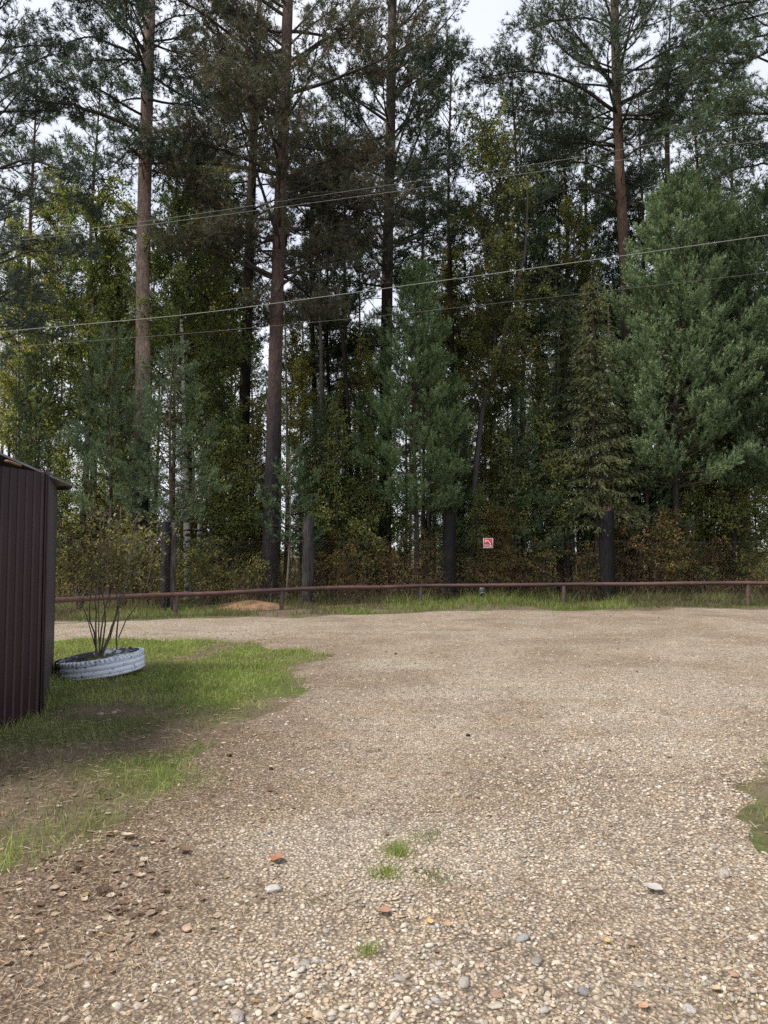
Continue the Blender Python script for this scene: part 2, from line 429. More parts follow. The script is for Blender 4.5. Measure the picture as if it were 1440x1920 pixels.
def pebble_cover(X, Y):
    n = fbm(X * 1.2, Y * 1.2, 61); n2 = fbm(X * 3.2, Y * 3.2, 63)
    base = 0.75 + 1.0 * (n - 0.5) + 0.9 * (n2 - 0.5)
    xt = np.interp(Y, [2.2, 3.5, 4.3, 6.0, 9.0], [-1.1, -0.6, 0.35, 1.1, 2.0])
    right = smooth01((X - xt + 0.3) / 0.9) * np.interp(Y, [4.5, 6.5, 9], [1, .6, .3])
    worn = np.exp(-((X - (-0.55 + 0.30 * (Y - 3))) / 0.30) ** 2) + np.exp(-((X - (1.05 + 0.42 * (Y - 3))) / 0.28) ** 2)
    return np.clip(base * (0.14 + 0.88 * right) * (1 - 0.55 * worn * vnoise(X * .9, Y * .5, 66)), 0.01, 1)

mbn, mbf = MB(), MB()
for (y0, y1, cell, sub, mbx, k) in ((2.0, 2.9, 0.0205, 1, mbn, 0.42), (2.9, 4.3, 0.0215, 0, mbn, 0.43), (4.3, 6.2, 0.026, 0, mbf, 0.40), (6.0, 9.5, 0.05, 0, mbf, 0.22), (9.5, 17, 0.16, 0, mbf, 0.10)):
    X, Y = jitter_grid(-0.56 * y1 - .4, 0.56 * y1 + .4, y0, y1, cell)
    cov = pebble_cover(X, Y)
    keep = (rng.random(len(X)) < cov * (0.85 if y0 < 4 else 0.95)) & (soil_d(X, Y) < -0.02)
    X, Y = X[keep], Y[keep]
    s = cell * k * np.exp(rng.normal(0, 0.30, len(X))); s = np.clip(s, 0.0055, 0.019)
    stones(mbx, X, Y, s, sub)
# a few hundred bigger pebbles among the small ones
X = rng.uniform(-3, 3.5, 700); Y = rng.uniform(2.1, 8, 700)
k = (np.abs(X) < .56 * Y + .3) & (soil_d(X, Y) < -0.05) & (rng.random(700) < .2 + pebble_cover(X, Y))
stones(mbn, X[k], Y[k], rng.uniform(0.011, 0.018, k.sum()), 1, 0.4)
tag(mbn.build('gravel', M_STONE, smooth=True), 'loose rounded river pebbles covering the gravel track close by', 'gravel', kind='stuff')
tag(mbf.build('gravel', M_STONE, smooth=True), 'smaller scattered pebbles on the gravel track farther off', 'gravel', kind='stuff')

SPECIAL = [  # px, py, radius px, colour, sub label
    (892, 1252, 8, (0.50, 0.45, 0.40), 'flat pale stone alone on the far gravel beyond the tyre'),
    (1376, 1828, 15, (0.45, 0.25, 0.14), 'rusty orange stone among needles by the lower corner of the gravel'),
    (1095, 1860, 16, (0.22, 0.24, 0.28), 'dark blue-grey angular stone with a square outline in the pebbles'),
    (932, 1864, 16, (0.44, 0.24, 0.17), 'salmon pink oval pebble near the dark blue-grey stone'),
    (870, 1843, 18, (0.30, 0.29, 0.27), 'large rounded grey pebble beside the salmon pink one'),
    (980, 1757, 14, (0.30, 0.33, 0.37), 'bluish grey pebble ringed by small tan pebbles'),
    (1005, 1800, 16, (0.30, 0.28, 0.26), 'flat grey-brown oval pebble just below the bluish grey one'),
    (1293, 1892, 14, (0.36, 0.36, 0.37), 'light blue-grey pebble close to the orange stone'),
    (930, 1885, 16, (0.44, 0.40, 0.32), 'cream rounded pebble beneath the salmon pink one'),
    (512, 1670, 17, (0.50, 0.49, 0.47), 'pale grey rounded stone in the middle of the track'),
    (568, 1445, 8, (0.50, 0.48, 0.44), 'whitish stone half sunk in the track near a twin'),
    (622, 1452, 8, (0.55, 0.53, 0.50), 'whitish stone with a bright top beside its sunken twin'),
    (418, 1849, 12, (0.45, 0.43, 0.40), 'pale oval pebble among needles low in the view'),
    (445, 1912, 20, (0.36, 0.32, 0.31), 'big mauve-grey pebble lowest in the brown litter'),
    (79, 1705, 0, None, ''), (350, 1745, 14, (0.46, 0.27, 0.19), 'terracotta coloured stone at the middle of the brown litter'),
    (76, 1754, 13, (0.45, 0.26, 0.13), 'orange-tan stone lying alone in the brown leaf litter'),
    (740, 1910, 17, (0.50, 0.47, 0.42), 'big cream pebble at the very bottom of the view'),
    (1356, 1640, 16, (0.38, 0.36, 0.33), 'long flat grey stone below the grassy patch'),
    (1338, 1590, 9, (0.40, 0.39, 0.36), 'small flat pale stone just above the long grey one'),
    (97, 1292, 9, (0.34, 0.34, 0.36), 'grey stone at the foot of the shed wall near the tyre'),
    (214, 1336, 8, (0.30, 0.24, 0.19), 'brown stone in the bare hollow between lawn and shed'),
    (188, 1340, 7, (0.34, 0.30, 0.27), 'greyish stone beside the brown one in the bare hollow'),
]
for px, py, rp, c, lab in SPECIAL:
    if c is None: continue
    g = gnd(px, py); s = 0.8 * rp / F * g[1]; c = np.array(c) * .6 + .4 * np.array((0.38, 0.33, 0.27))
    mb = MB(); stones(mb, np.array([g[0]]), np.array([g[1]]), np.array([s]), 2, 0.3, np.array([c]) * 0.8)
    z = float(ground_z(g[0], g[1]))
    o = mb.build('stone', M_STONE, smooth=True, origin=(g[0], g[1], z)); tag(o, lab, 'stone')

# ---------------------------------------------------------------- litter: needles, leaves
def slivers(mb, x, y, L_, w, c, lift=0.011, tilt=0.3, zf=ground_z):
    n = len(x); a = rng.uniform(0, 2 * math.pi, n); L_ = L_ * rng.uniform(0.5, 1.2, n)
    dx, dy = np.cos(a), np.sin(a); z0 = zf(x, y) + lift * rng.uniform(0.4, 2.0, n); tz = rng.uniform(-tilt, tilt, n) * L_ * .5
    bend = rng.uniform(-0.25, 0.25, n) * L_
    nx, ny = -dy, dx
    P = []
    for t, wd in ((-.5, 0.4), (0, 1), (.5, 0.4)):
        cx = x + dx * L_ * t + nx * bend * (0.25 - t * t); cy = y + dy * L_ * t + ny * bend * (0.25 - t * t); cz = z0 + tz * t * 2
        P.append(np.stack([cx - nx * w * wd / 2, cy - ny * w * wd / 2, cz], -1)); P.append(np.stack([cx + nx * w * wd / 2, cy + ny * w * wd / 2, cz + w * 0.3], -1))
    V = np.stack(P, 1)
    b = np.arange(n)[:, None] * 6
    q = np.concatenate([b + np.array([0, 1, 3, 2]), b + np.array([2, 3, 5, 4])])
    mb.add(V.reshape(-1, 3), q=q, c=np.repeat(c, 6, 0))

mb = MB()
for n, y0, y1, L_, w in ((15000, 2.05, 3.6, 0.065, 0.0018), (12000, 3.6, 6.5, 0.07, 0.0028), (5000, 6.5, 13, 0.08, 0.006)):
    Y = np.sqrt(rng.uniform(y0 ** 2, y1 ** 2, n)); X = rng.uniform(-1, 1, n) * (0.56 * Y + 0.3)
    den = np.clip(0.15 + 1.5 * (fbm(X * 1.7, Y * 1.7, 71) - 0.38) + 0.55 * smooth01((-X - .1 * Y) / 1.5) + 0.5 * (1 - pebble_cover(X, Y)), 0.05, 1)
    k = rng.random(n) < den; X, Y = X[k], Y[k]
    c = np.array([(0.38, 0.27, 0.18), (0.22, 0.14, 0.09), (0.48, 0.38, 0.28), (0.13, 0.085, 0.06)])[rng.integers(0, 4, len(X))] * rng.uniform(.7, 1.15, (len(X), 1))
    slivers(mb, X, Y, L_, w, c)
tag(mb.build('fallen_pine_needles', M_LITTER), 'fallen brown pine needles strewn over gravel and soil', 'pine needles', kind='stuff')

def leaf_shape(mb, x, y, s, c, zf=ground_z, curl=0.5):
    """curled ovate leaf, 12 tris, midrib folded"""
    a = random.uniform(0, 6.28); z = float(zf(x, y)) + 0.004
    t = np.linspace(0, 1, 5); wd = np.array([0.04, 0.75, 1.0, 0.6, 0.02]) * 0.42
    roll = random.uniform(-0.5, 0.5)
    pts = []
    for ti, wi in zip(t, wd):
        for sgn in (-1, 0, 1):
            u = (ti - 0.5) * s; v = sgn * wi * s * (1 - 0.12 * random.random())
            zz = abs(sgn) * wi * s * curl * random.uniform(.6, 1.2) + (ti - .5) ** 2 * s * curl * 1.2 + v * roll * .5
            pts.append((x + math.cos(a) * u - math.sin(a) * v, y + math.sin(a) * u + math.cos(a) * v, z + zz + abs(roll) * .1 * s))
    q = []
    for i in range(4):
        for j in range(2): q.append((i * 3 + j, i * 3 + j + 1, i * 3 + 3 + j + 1, i * 3 + 3 + j))
    mb.add(pts, q=q, c=np.array(c) * random.uniform(.85, 1.15))

LC = [(0.24, 0.17, 0.12), (0.17, 0.115, 0.08), (0.34, 0.27, 0.20), (0.13, 0.085, 0.06), (0.28, 0.20, 0.10), (0.42, 0.36, 0.28)]
mb = MB()
for _ in range(2300):
    Y = math.sqrt(random.uniform(2.05 ** 2, 14 ** 2)); X = random.uniform(-1, 1) * (0.56 * Y + .2)
    w = 1.0 if X < -0.12 * Y else 0.14
    if random.random() > w: continue
    leaf_shape(mb, X, Y, random.uniform(0.018, 0.045), random.choice(LC), curl=random.uniform(.2, .7))
for _ in range(110):   # drift of dry leaves in the brown corner
    p = gnd(random.gauss(190, 110), random.gauss(1700, 70)); leaf_shape(mb, p[0], p[1], random.uniform(0.03, 0.05), random.choice(LC[:4]), curl=random.uniform(.2, .7))
tag(mb.build('fallen_leaves', M_LITTER), 'small dry brown leaves scattered over lawn and gravel', 'leaf litter', kind='stuff')

LEAVES = [(480 / 2, 1572, 15, (0.50, 0.42, 0.34), 'pale curled leaf on the bare soil beside bright grass tufts'),
    (205, 1567, 12, (0.33, 0.24, 0.17), 'tan leaf lying next to the pale curled one'),
    (270, 1620, 10, (0.55, 0.48, 0.38), 'small cream folded leaf on brown soil'),
    (192, 1681, 20, (0.08, 0.05, 0.035), 'dark brown curled leaf standing up in the litter'),
    (345, 1600, 18, (0.16, 0.105, 0.07), 'brown crumpled leaf at the edge of the gravel'),
    (518, 1616, 20, (0.30, 0.15, 0.09), 'reddish brown dry leaf flat on the gravel'),
    (285, 1770 - 15, 12, (0.26, 0.19, 0.14), 'brown leaf among litter near the terracotta stone'),
    (805, 1729, 11, (0.50, 0.33, 0.14), 'yellow-orange leaf lying on the pebbles'),
    (840, 1735, 10, (0.42, 0.28, 0.18), 'tan leaf an arm away from the yellow-orange one'),
    (1138, 1768, 9, (0.55, 0.42, 0.17), 'bright yellow leaf tip between pebbles'),
    (1225, 1672, 20, (0.42, 0.40, 0.38), 'greyish white torn leaf lying flat on the pebbles'),
    (1206, 1890, 13, (0.45, 0.27, 0.18), 'orange-brown leaf near the light blue-grey pebble'),
    (720, 1715, 15, (0.36, 0.20, 0.14), 'russet leaf half buried in pebbles'),
    (40, 1770, 9, (0.6, 0.55, 0.45), 'cream leaf scrap beside the orange-tan stone'),
    (505, 1500 - 18, 9, (0.15, 0.09, 0.06), 'dark leaf on the sandy part of the track')]
for px, py, rp, c, lab in LEAVES:
    g = gnd(px, py); s = rp / F * g[1] * 1.8
    mb = MB(); leaf_shape(mb, g[0], g[1], s, c, curl=0.45)
    mb.v[-1][:, 2] += 0.008
    o = mb.build('fallen_leaf', M_LITTER, smooth=True, origin=(g[0], g[1], float(ground_z(g[0], g[1])))); tag(o, lab, 'leaf')

# pine cones on the gravel
def cone(px, py, lab, s=0.019):
    g = gnd(px, py); z = float(ground_z(g[0], g[1])); mb = MB(); V, T = ico(2)
    th = np.arctan2(V[:, 1], V[:, 0])
    r = 1 + 0.18 * np.sin(th * 8 + V[:, 2] * 14) * np.sqrt(np.clip(1 - V[:, 2] ** 2, 0, 1))
    v = V * np.array([s, s * 0.72, s * 0.7]) * r[:, None]
    mb.add(v + np.array([0, 0, s * 0.5]), t=T, c=(0.045, 0.032, 0.024))
    o = mb.build('pine_cone', M_LITTER); o.location = (g[0], g[1], z); o.rotation_euler = (0, 0, rng.uniform(0, 6)); tag(o, lab, 'pine cone')
for px, py, lab in ((1145, 1156, 'black pine cone at the far gravel edge under the rail post'), (1235, 1160, 'flat dark cone at the far gravel edge past the round one'),
                    (742, 1228, 'dark cone on the open gravel short of the tall dark pine'), (430, 1117 + 300, 'black cone on sandy soil near the lawn edge'),
                    (508, 1445, 'small brown cone on the sandy part of the track'), (878, 1386 - 5, 'tiny brown cone in the middle of the gravel'),
                    (146, 1640, 'black cone in the brown litter near the lawn edge')):
    cone(px, py, lab)
# ---------------------------------------------------------------- shed
def V3(*a): return np.array(a, float)
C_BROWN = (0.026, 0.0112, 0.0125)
M_SHED = mat_attr('brown_coated_steel', rough=0.34, nscale=2.5, nstretch=(1, 1, 0.5), var=0.25, bump=0.06, bscale=7, spec=0.3)
pA, pC, pD = V3(-3.85, 4.42, 0), V3(-3.28, 6.97, 0), V3(-4.38, 9.60, 0)
shed = empty('shed', ((pA + pC + pD) / 3 + V3(-1.2, 0, 0)), label='dark brown ribbed metal shed at the edge of the lawn', cat='shed')
S0 = np.array(shed.location)
def sheet(p, q, z0, z1, pitch=0.104, depth=0.016):
    """one profiled sheet from p to q; the ribs stand out on the side facing the track"""
    d = norm((q - p)[None])[0]; L_ = np.linalg.norm(q - p); n = np.array([d[1], -d[0], 0])
    pts = []; s = 0.0
    while s < L_:
        for ds, off in ((0, 0), (0.070, 0), (0.077, depth), (0.096, depth), (0.103, 0)):
            if s + ds <= L_: pts.append((s + ds, off))
        s += pitch
    pts.append((L_, 0))
    m = MB(); v = []
    for s_, o_ in pts:
        b = p + d * s_ + n * o_
        v += [(b[0], b[1], z0), (b[0], b[1], z1)]
    k = len(pts)
    q1 = [(2 * i, 2 * i + 2, 2 * i + 3, 2 * i + 1) for i in range(k - 1)]
    v = np.array(v); v2 = v - np.append(n[:2], 0) * 0.003
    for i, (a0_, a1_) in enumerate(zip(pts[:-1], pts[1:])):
        m.add([v[2 * i], v[2 * i + 2], v[2 * i + 3], v[2 * i + 1]], q=[(0, 1, 2, 3)], c=C_BROWN if a0_[1] == a1_[1] else (0.075, 0.058, 0.068))  # rib flanks coloured paler, painting in the bright lines of reflected sky
    m.add(v2, q=[t[::-1] for t in q1], c=(0.02, 0.018, 0.018))
    return m, d, n, L_
def wall_run(a, b, n_sheets, z1):
    for i in range(n_sheets):
        p = a + (b - a) * i / n_sheets; q = a + (b - a) * (i + 1) / n_sheets
        d = norm((b - a)[None])[0]; nn = np.array([d[1], -d[0], 0])
        q = q + d * 0.02 if i < n_sheets - 1 else q
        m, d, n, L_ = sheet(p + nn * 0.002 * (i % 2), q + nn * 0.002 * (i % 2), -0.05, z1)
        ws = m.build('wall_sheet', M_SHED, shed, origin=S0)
        for zz in (0.35, 1.1, 1.85):
            s = 0.035
            while s < L_:
                c = p + d * s + n * 0.004
                mm = MB(); tube(mm, [c, c + n * 0.006], [0.009, 0.007], 6, (0.015, 0.01, 0.01), cap=True)
                mm.v = [v - S0 for v in mm.v]
                sc_ = mm.build('screw', M_SHED, ws)
                s += 0.345
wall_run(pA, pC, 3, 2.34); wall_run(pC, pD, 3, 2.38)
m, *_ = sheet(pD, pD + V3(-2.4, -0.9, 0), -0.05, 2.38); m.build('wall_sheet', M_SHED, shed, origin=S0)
# corner trim
mm = MB(); dA = norm((pC - pA)[None])[0]; dB = norm((pD - pC)[None])[0]
for d, off in ((-dA, V3(dA[1], -dA[0], 0)), (dB, V3(dB[1], -dB[0], 0))):
    o0 = pC + off * 0.015
    tube(mm, [pC + off * 0.012 + d * 0.02 + V3(0, 0, -0.05), pC + off * 0.012 + d * 0.02 + V3(0, 0, 2.33)], 0.012, 4, C_BROWN)
mm.build('corner_trim', M_SHED, shed, origin=S0)
# roof: folded sheet with a bent verge, boards under it
rz = [V3(*at(-160, 760, 4.9)), V3(*at(0, 848, 6.25)), V3(*at(92, 889, 7.05)), V3(*at(138, 910, 9.35))]
mm = MB(); inn = [r + V3(-3.0, -0.6, 0.10) for r in rz]
top = np.array(rz + inn); bot = top - V3(0, 0, 0.02)
q = [(i, i + 1, i + 5, i + 4) for i in range(3)]
mm.add(top, q=q, c=(0.05, 0.05, 0.052)); mm.add(bot, q=[t[::-1] for t in q], c=(0.06, 0.055, 0.055))
for i in range(3): mm.add([bot[i], bot[i + 1], top[i + 1], top[i]], q=[(0, 1, 2, 3)], c=(0.22, 0.22, 0.23))
mm.add([bot[3], bot[7], top[7], top[3]], q=[(0, 1, 2, 3)], c=(0.2, 0.2, 0.2))
mm.build('roof', M_SHED, shed, origin=S0)
M_TIMBER = mat_attr('weathered_board', rough=0.8, nscale=10, nstretch=(0.6, 4, 4), var=0.35, bump=0.3, spec=0.15)
def board(a, b, w, h, c, name='eave_board'):
    m = MB(); d = norm((b - a)[None])[0]; s = norm(np.cross(d, V3(0, 0, 1))[None])[0]; L_ = np.linalg.norm(b - a)
    M = lambda v: a + v[:, :1] * d + v[:, 1:2] * s + v[:, 2:] * V3(0, 0, 1)
    box(m, (0, -w / 2, -h / 2), (L_, w / 2, h / 2), c, M, bevel=0.004)
    return m.build(name, M_TIMBER, shed, origin=S0)
board(V3(*at(12, 864, 6.2)), V3(*at(37, 873, 6.42)), 0.04, 0.018, (0.24, 0.155, 0.10))
a0 = V3(*at(103, 912, 9.45)); board(a0 + V3(-0.3, 0.05, 0), V3(*at(131, 912, 9.3)), 0.10, 0.035, (0.12, 0.085, 0.065))
board(a0 + V3(-0.3, 0.05, -.04), V3(*at(130, 916, 9.3)), 0.07, 0.03, (0.06, 0.045, 0.038))
mm = MB()
for k in range(3): box(mm, (-3.2, 5.2 + k * 1.2, 0), (-3.1, 5.3 + k * 1.2, 0.0001)) if False else None
# ---------------------------------------------------------------- tyre planter
M_PAINT = None
def mat_tyre():
    m, N, L = new_mat('tyre_white_paint')
    out = N.new('ShaderNodeOutputMaterial'); b = N.new('ShaderNodeBsdfPrincipled'); at_ = N.new('ShaderNodeAttribute'); at_.attribute_name = 'col'
    tc = N.new('ShaderNodeTexCoord'); n = N.new('ShaderNodeTexNoise'); n.inputs['Scale'].default_value = 14; n.inputs['Detail'].default_value = 8; n.inputs['Roughness'].default_value = 0.7
    L.new(tc.outputs['Object'], n.inputs['Vector'])
    sp = N.new('ShaderNodeSeparateColor'); L.new(at_.outputs['Color'], sp.inputs[0])
    ad = N.new('ShaderNodeMath'); ad.operation = 'ADD'; L.new(n.outputs['Fac'], ad.inputs[0]); L.new(sp.outputs[0], ad.inputs[1])
    r = N.new('ShaderNodeMapRange'); r.inputs[1].default_value = 0.93; r.inputs[2].default_value = 1.03; L.new(ad.outputs[0], r.inputs[0])
    mx = N.new('ShaderNodeMix'); mx.data_type = 'RGBA'; mx.inputs[6].default_value = (0.018, 0.018, 0.02, 1); mx.inputs[7].default_value = (0.60, 0.65, 0.74, 1)
    L.new(r.outputs[0], mx.inputs[0]); L.new(mx.outputs[2], b.inputs['Base Color']); b.inputs['Roughness'].default_value = 0.7
    bn = N.new('ShaderNodeBump'); bn.inputs['Strength'].default_value = 0.3; bn.inputs['Distance'].default_value = 0.01; L.new(n.outputs['Fac'], bn.inputs['Height']); L.new(bn.outputs[0], b.inputs['Normal'])
    L.new(b.outputs[0], out.inputs['Surface']); return m
M_TYRE = mat_tyre()
TY = np.array([(196 - 720) / F * 9.35, 9.35, 0.0]); TR = 0.535; TW = 0.235
tyre = empty('tyre_planter', (TY[0], TY[1], 0.015), label='old truck tyre painted white, laid flat on the lawn as a planter', cat='tyre')
tyre.rotation_euler = (math.radians(-2), math.radians(-6.0), 0.5)
def lathe(mb, prof, n, cf):
    a = np.arange(n) * 2 * math.pi / n
    P = np.array(prof)[:, :2]
    R = P[:, 0][:, None] * np.ones(n); Z = P[:, 1][:, None] * np.ones(n)
    k = len(P)
    V = np.stack([R * np.cos(a), R * np.sin(a), Z], -1)
    i = np.arange(k - 1)[:, None] * n; j = np.arange(n)[None]; j2 = (j + 1) % n
    q = np.stack([i + j, i + j2, i + n + j2, i + n + j], -1).reshape(-1, 4)
    mb.add(V.reshape(-1, 3), q=q, c=cf(V).reshape(-1, 3))
def paint(V):   # red channel = how much paint is left
    a = np.arctan2(V[..., 1], V[..., 0]) + 0.5
    w = 0.575 - 0.50 * np.exp(-((np.mod(a + math.radians(160) + math.pi, 2 * math.pi) - math.pi) / 0.33) ** 2)
    return np.stack([w] * 3, -1)
mm = MB(); w = TW
zs = [0.0, 0.02, 0.03, 0.038, 0.046, 0.088, 0.094, 0.102, 0.108, 0.15, 0.156, 0.164, 0.170, 0.205, 0.222]
groove = {0.038, 0.094, 0.102, 0.156, 0.164}
prof = [(TR * 0.80, 0.0)] + [(TR - (0.008 if z in groove else 0) - (0.02 if z in (0.0, 0.222) else 0), z) for z in zs] + [(TR - 0.05, 0.233)]
lathe(mm, prof, 96, paint); mm.build('tread', M_TYRE, tyre, smooth=False)
mm = MB(); n_l = 60
for k in range(n_l):        # shoulder lugs
    a = k * 2 * math.pi / n_l
    M = lambda v, a=a: np.stack([v[:, 0] * math.cos(a) - v[:, 1] * math.sin(a), v[:, 0] * math.sin(a) + v[:, 1] * math.cos(a), v[:, 2]], -1)
    vb = len(mm.v); box(mm, (TR - 0.06, -0.019, 0.186), (TR + 0.004, 0.019, 0.230), (0.5, 0.5, 0.5), M, bevel=0.006)
    mm.c[-1] = paint(mm.v[-1])
mm.build('tread_lug', M_TYRE, tyre)['kind'] = 'stuff'
mm = MB()
side = [(TR - 0.05, 0.232), (TR - 0.09, 0.240), (TR - 0.15, 0.238), (TR - 0.19, 0.226), (TR - 0.225, 0.205), (TR - 0.235, 0.185), (TR - 0.225, 0.16), (TR - 0.16, 0.14)]
lathe(mm, side, 64, lambda V: np.stack([0.40 + 0.10 * np.sin(V[..., 0] * 9)] * 3, -1)); mm.build('sidewall', M_TYRE, tyre, smooth=True)
mm = MB(); a = np.arange(40) * 2 * math.pi / 40
vv = [(0, 0, 0.17)] + [((TR - .2) * .5 * math.cos(t), (TR - .2) * .5 * math.sin(t), 0.175 + random.uniform(-.01, .015)) for t in a] + [((TR - .17) * math.cos(t), (TR - .17) * math.sin(t), 0.155) for t in a]
mm.add(vv, t=[(0, 1 + k, 1 + (k + 1) % 40) for k in range(40)], q=[(1 + k, 41 + k, 41 + (k + 1) % 40, 1 + (k + 1) % 40) for k in range(40)], c=(0.06, 0.045, 0.033))
mm.build('planting_soil', M_SOIL, tyre, smooth=True)
for ang, r_ in ((math.radians(165), TR - 0.13), (math.radians(18), TR - 0.12)):  # black stubs added in place of the dark holes in the sidewall
    mm = MB(); c0 = V3(r_ * math.cos(ang), r_ * math.sin(ang), 0.236); tube(mm, [c0, c0 + V3(0, 0, 0.018)], [0.02, 0.016], 8, (0.0, 0, 0), cap=True); mm.build('hole_stub', M_TYRE, tyre)

# ---------------------------------------------------------------- pipe barrier
RAIL = [(-420, 1142, 11.5), (-60, 1131, 14.0), (112, 1124, 15.5), (330, 1115, 17.7), (528, 1106.5, 19.1), (660, 1102, 20.0), (788, 1098.5, 20.9), (1057, 1096, 20.6), (1402, 1094, 20.2), (1800, 1094, 20.0), (2100, 1096, 19.6)]
rp = np.array([at(*p) for p in RAIL])
barrier = empty('pipe_barrier', (rp[5][0], rp[5][1], 0), label='long low rail of rusty red-brown pipe along the far gravel edge', cat='barrier')
B0 = np.array(barrier.location)
mm = MB(); rd = []
for a_, b_ in zip(rp[:-1], rp[1:]):
    n_ = max(2, int(np.linalg.norm(b_ - a_) / 0.5))
    for k in range(n_): rd.append(a_ + (b_ - a_) * k / n_)
rd.append(rp[-1]); rd = np.array(rd)
rd[:, 2] += (vnoise(rd[:, 0] * .7, rd[:, 0] * 0, 2) - .5) * 0.03
cc = lerp3((0.050, 0.027, 0.026), (0.105, 0.052, 0.045), smooth01(vnoise(rd[:, 0] * 1.1, rd[:, 0] * 0, 77)))
tube(mm, rd, 0.057, 12, cc); mm.build('rail', M_PIPE, barrier, smooth=True, origin=B0)
for i in (1, 3, 4, 6, 7, 8, 9):
    p = rp[i]; mm = MB(); z0 = float(H(p[0], p[1])) - 0.15
    tube(mm, [V3(p[0], p[1], z0), V3(p[0], p[1], 0.2), V3(p[0], p[1], p[2] - 0.03)], 0.055, 12, (0.10, 0.06, 0.056) if i != 6 else (0.13, 0.095, 0.09)); mm.build('post', M_PIPE, barrier, smooth=True, origin=B0)
# weld collars where pipe lengths meet
for px, py, Y in ((225, 1119.5, 16.6), (660, 1102, 20.0), (1305, 1094.5, 20.35)):
    p = at(px, py, Y); j = np.argmin(np.linalg.norm(rd - p, axis=1)); p = rd[j]; d = norm((rd[j + 1] - rd[j - 1])[None])[0]
    mm = MB(); tube(mm, [p - d * 0.03, p, p + d * 0.03], [0.059, 0.064, 0.059], 12, (0.12, 0.05, 0.042)); mm.build('weld_collar', M_PIPE, barrier, smooth=True, origin=B0)

# ---------------------------------------------------------------- chain link fence on tall timber posts
FP = [at(-260, 1100, 15.2), at(-20, 1100, 16.6), at(315, 1100, 18.9), at(577, 1100, 20.7), at(845, 1100, 22.0), at(1140, 1100, 22.2), at(1460, 1100, 22.2), at(1850, 1100, 22.2)]
fence = empty('chain_link_fence', (FP[4][0], FP[4][1], 0), label='rusty chain link fence strung between tall charred posts behind the pipe rail', cat='fence')
F0 = np.array(fence.location)
def rough_post(x, y, h, r, c, name, label=None, n=10, sq=0.0, parent=fence, origin=F0, lean=(0, 0)):
    m = MB(); zz = np.linspace(-0.2, h, 16)
    a = np.arange(n) * 2 * math.pi / n
    prof = 1 + 0.14 * (rng.random(n) - .5)
    ring = []
    for k, z in enumerate(zz):
        rr = r * prof * (1 + 0.06 * (rng.random(n) - .5)) * (1.05 - 0.08 * z / h)
        if sq: rr = rr * (1 + sq * (np.minimum(1 / np.maximum(np.abs(np.cos(a + .4)), np.abs(np.sin(a + .4))), 1.4) - 1))
        top = (rng.random(n) * 0.06 if k == len(zz) - 1 else 0)
        ring.append(np.stack([x + lean[0] * z + rr * np.cos(a), y + lean[1] * z + rr * np.sin(a), z + top + 0 * a], -1))
    V = np.array(ring); i = np.arange(len(zz) - 1)[:, None] * n; j = np.arange(n)[None]; j2 = (j + 1) % n
    q = np.stack([i + j, i + j2, i + n + j2, i + n + j], -1).reshape(-1, 4)
    cv = np.array(c)[None] * (0.7 + 0.6 * rng.random((V.shape[0] * n, 1)))
    m.add(V.reshape(-1, 3), q=q, c=cv)
    ct = V[-1].mean(0) - V3(0, 0, 0.03); vv = np.concatenate([V[-1], ct[None]]); k = np.arange(n)
    m.add(vv, t=np.stack([k, (k + 1) % n, np.full(n, n)], -1), c=c)
    o = m.build(name, M_CHAR, parent, origin=origin)
    if label: o['label'] = label
    return o
rough_post(FP[0][0], FP[0][1], 2.3, 0.15, (0.03, 0.027, 0.025), 'post')
rough_post(FP[1][0], FP[1][1], 2.3, 0.15, (0.03, 0.027, 0.025), 'post')
rough_post(FP[2][0] - 0.07, FP[2][1], 2.28, 0.115, (0.018, 0.017, 0.018), 'post', 'blackened post with pale peeling streaks, bolted to a thinner grey beam', sq=.8)
rough_post(FP[2][0] + 0.12, FP[2][1] + 0.02, 2.26, 0.075, (0.075, 0.065, 0.06), 'post', 'thinner grey-brown beam bolted to the blackened post', sq=.9)
rough_post(FP[3][0], FP[3][1], 2.5, 0.155, (0.05, 0.046, 0.044), 'post', 'charred grey post behind the rail', sq=.5)
rough_post(FP[4][0], FP[4][1], 2.63, 0.18, (0.008, 0.0075, 0.008), 'post', 'thick jet black charred post', n=14, sq=.5)
rough_post(FP[6][0] + .6, FP[6][1], 2.3, 0.12, (0.03, 0.027, 0.025), 'post')
rough_post(FP[7][0], FP[7][1], 2.3, 0.12, (0.03, 0.027, 0.025), 'post')
st = tag(rough_post(0, 0, 2.75, 0.215, (0.010, 0.009, 0.0095), 'tree_stump', n=14, parent=None, origin=(0, 0, 0), lean=(0.0, 0)), 'tall burnt black tree stump standing in reddish leaves behind the rail', 'tree stump')
st.location = (FP[5][0], FP[5][1], 0)
mm = MB()
for k in range(5):
    a = k * 1.25; tube(mm, [V3(.12 * math.cos(a), .12 * math.sin(a), 2.6), V3(.11 * math.cos(a), .11 * math.sin(a), 2.9 + .25 * random.random())], [0.07, 0.01], 5, (0.10, 0.055, 0.045))
mm.build('splintered_top', M_CHAR, st)
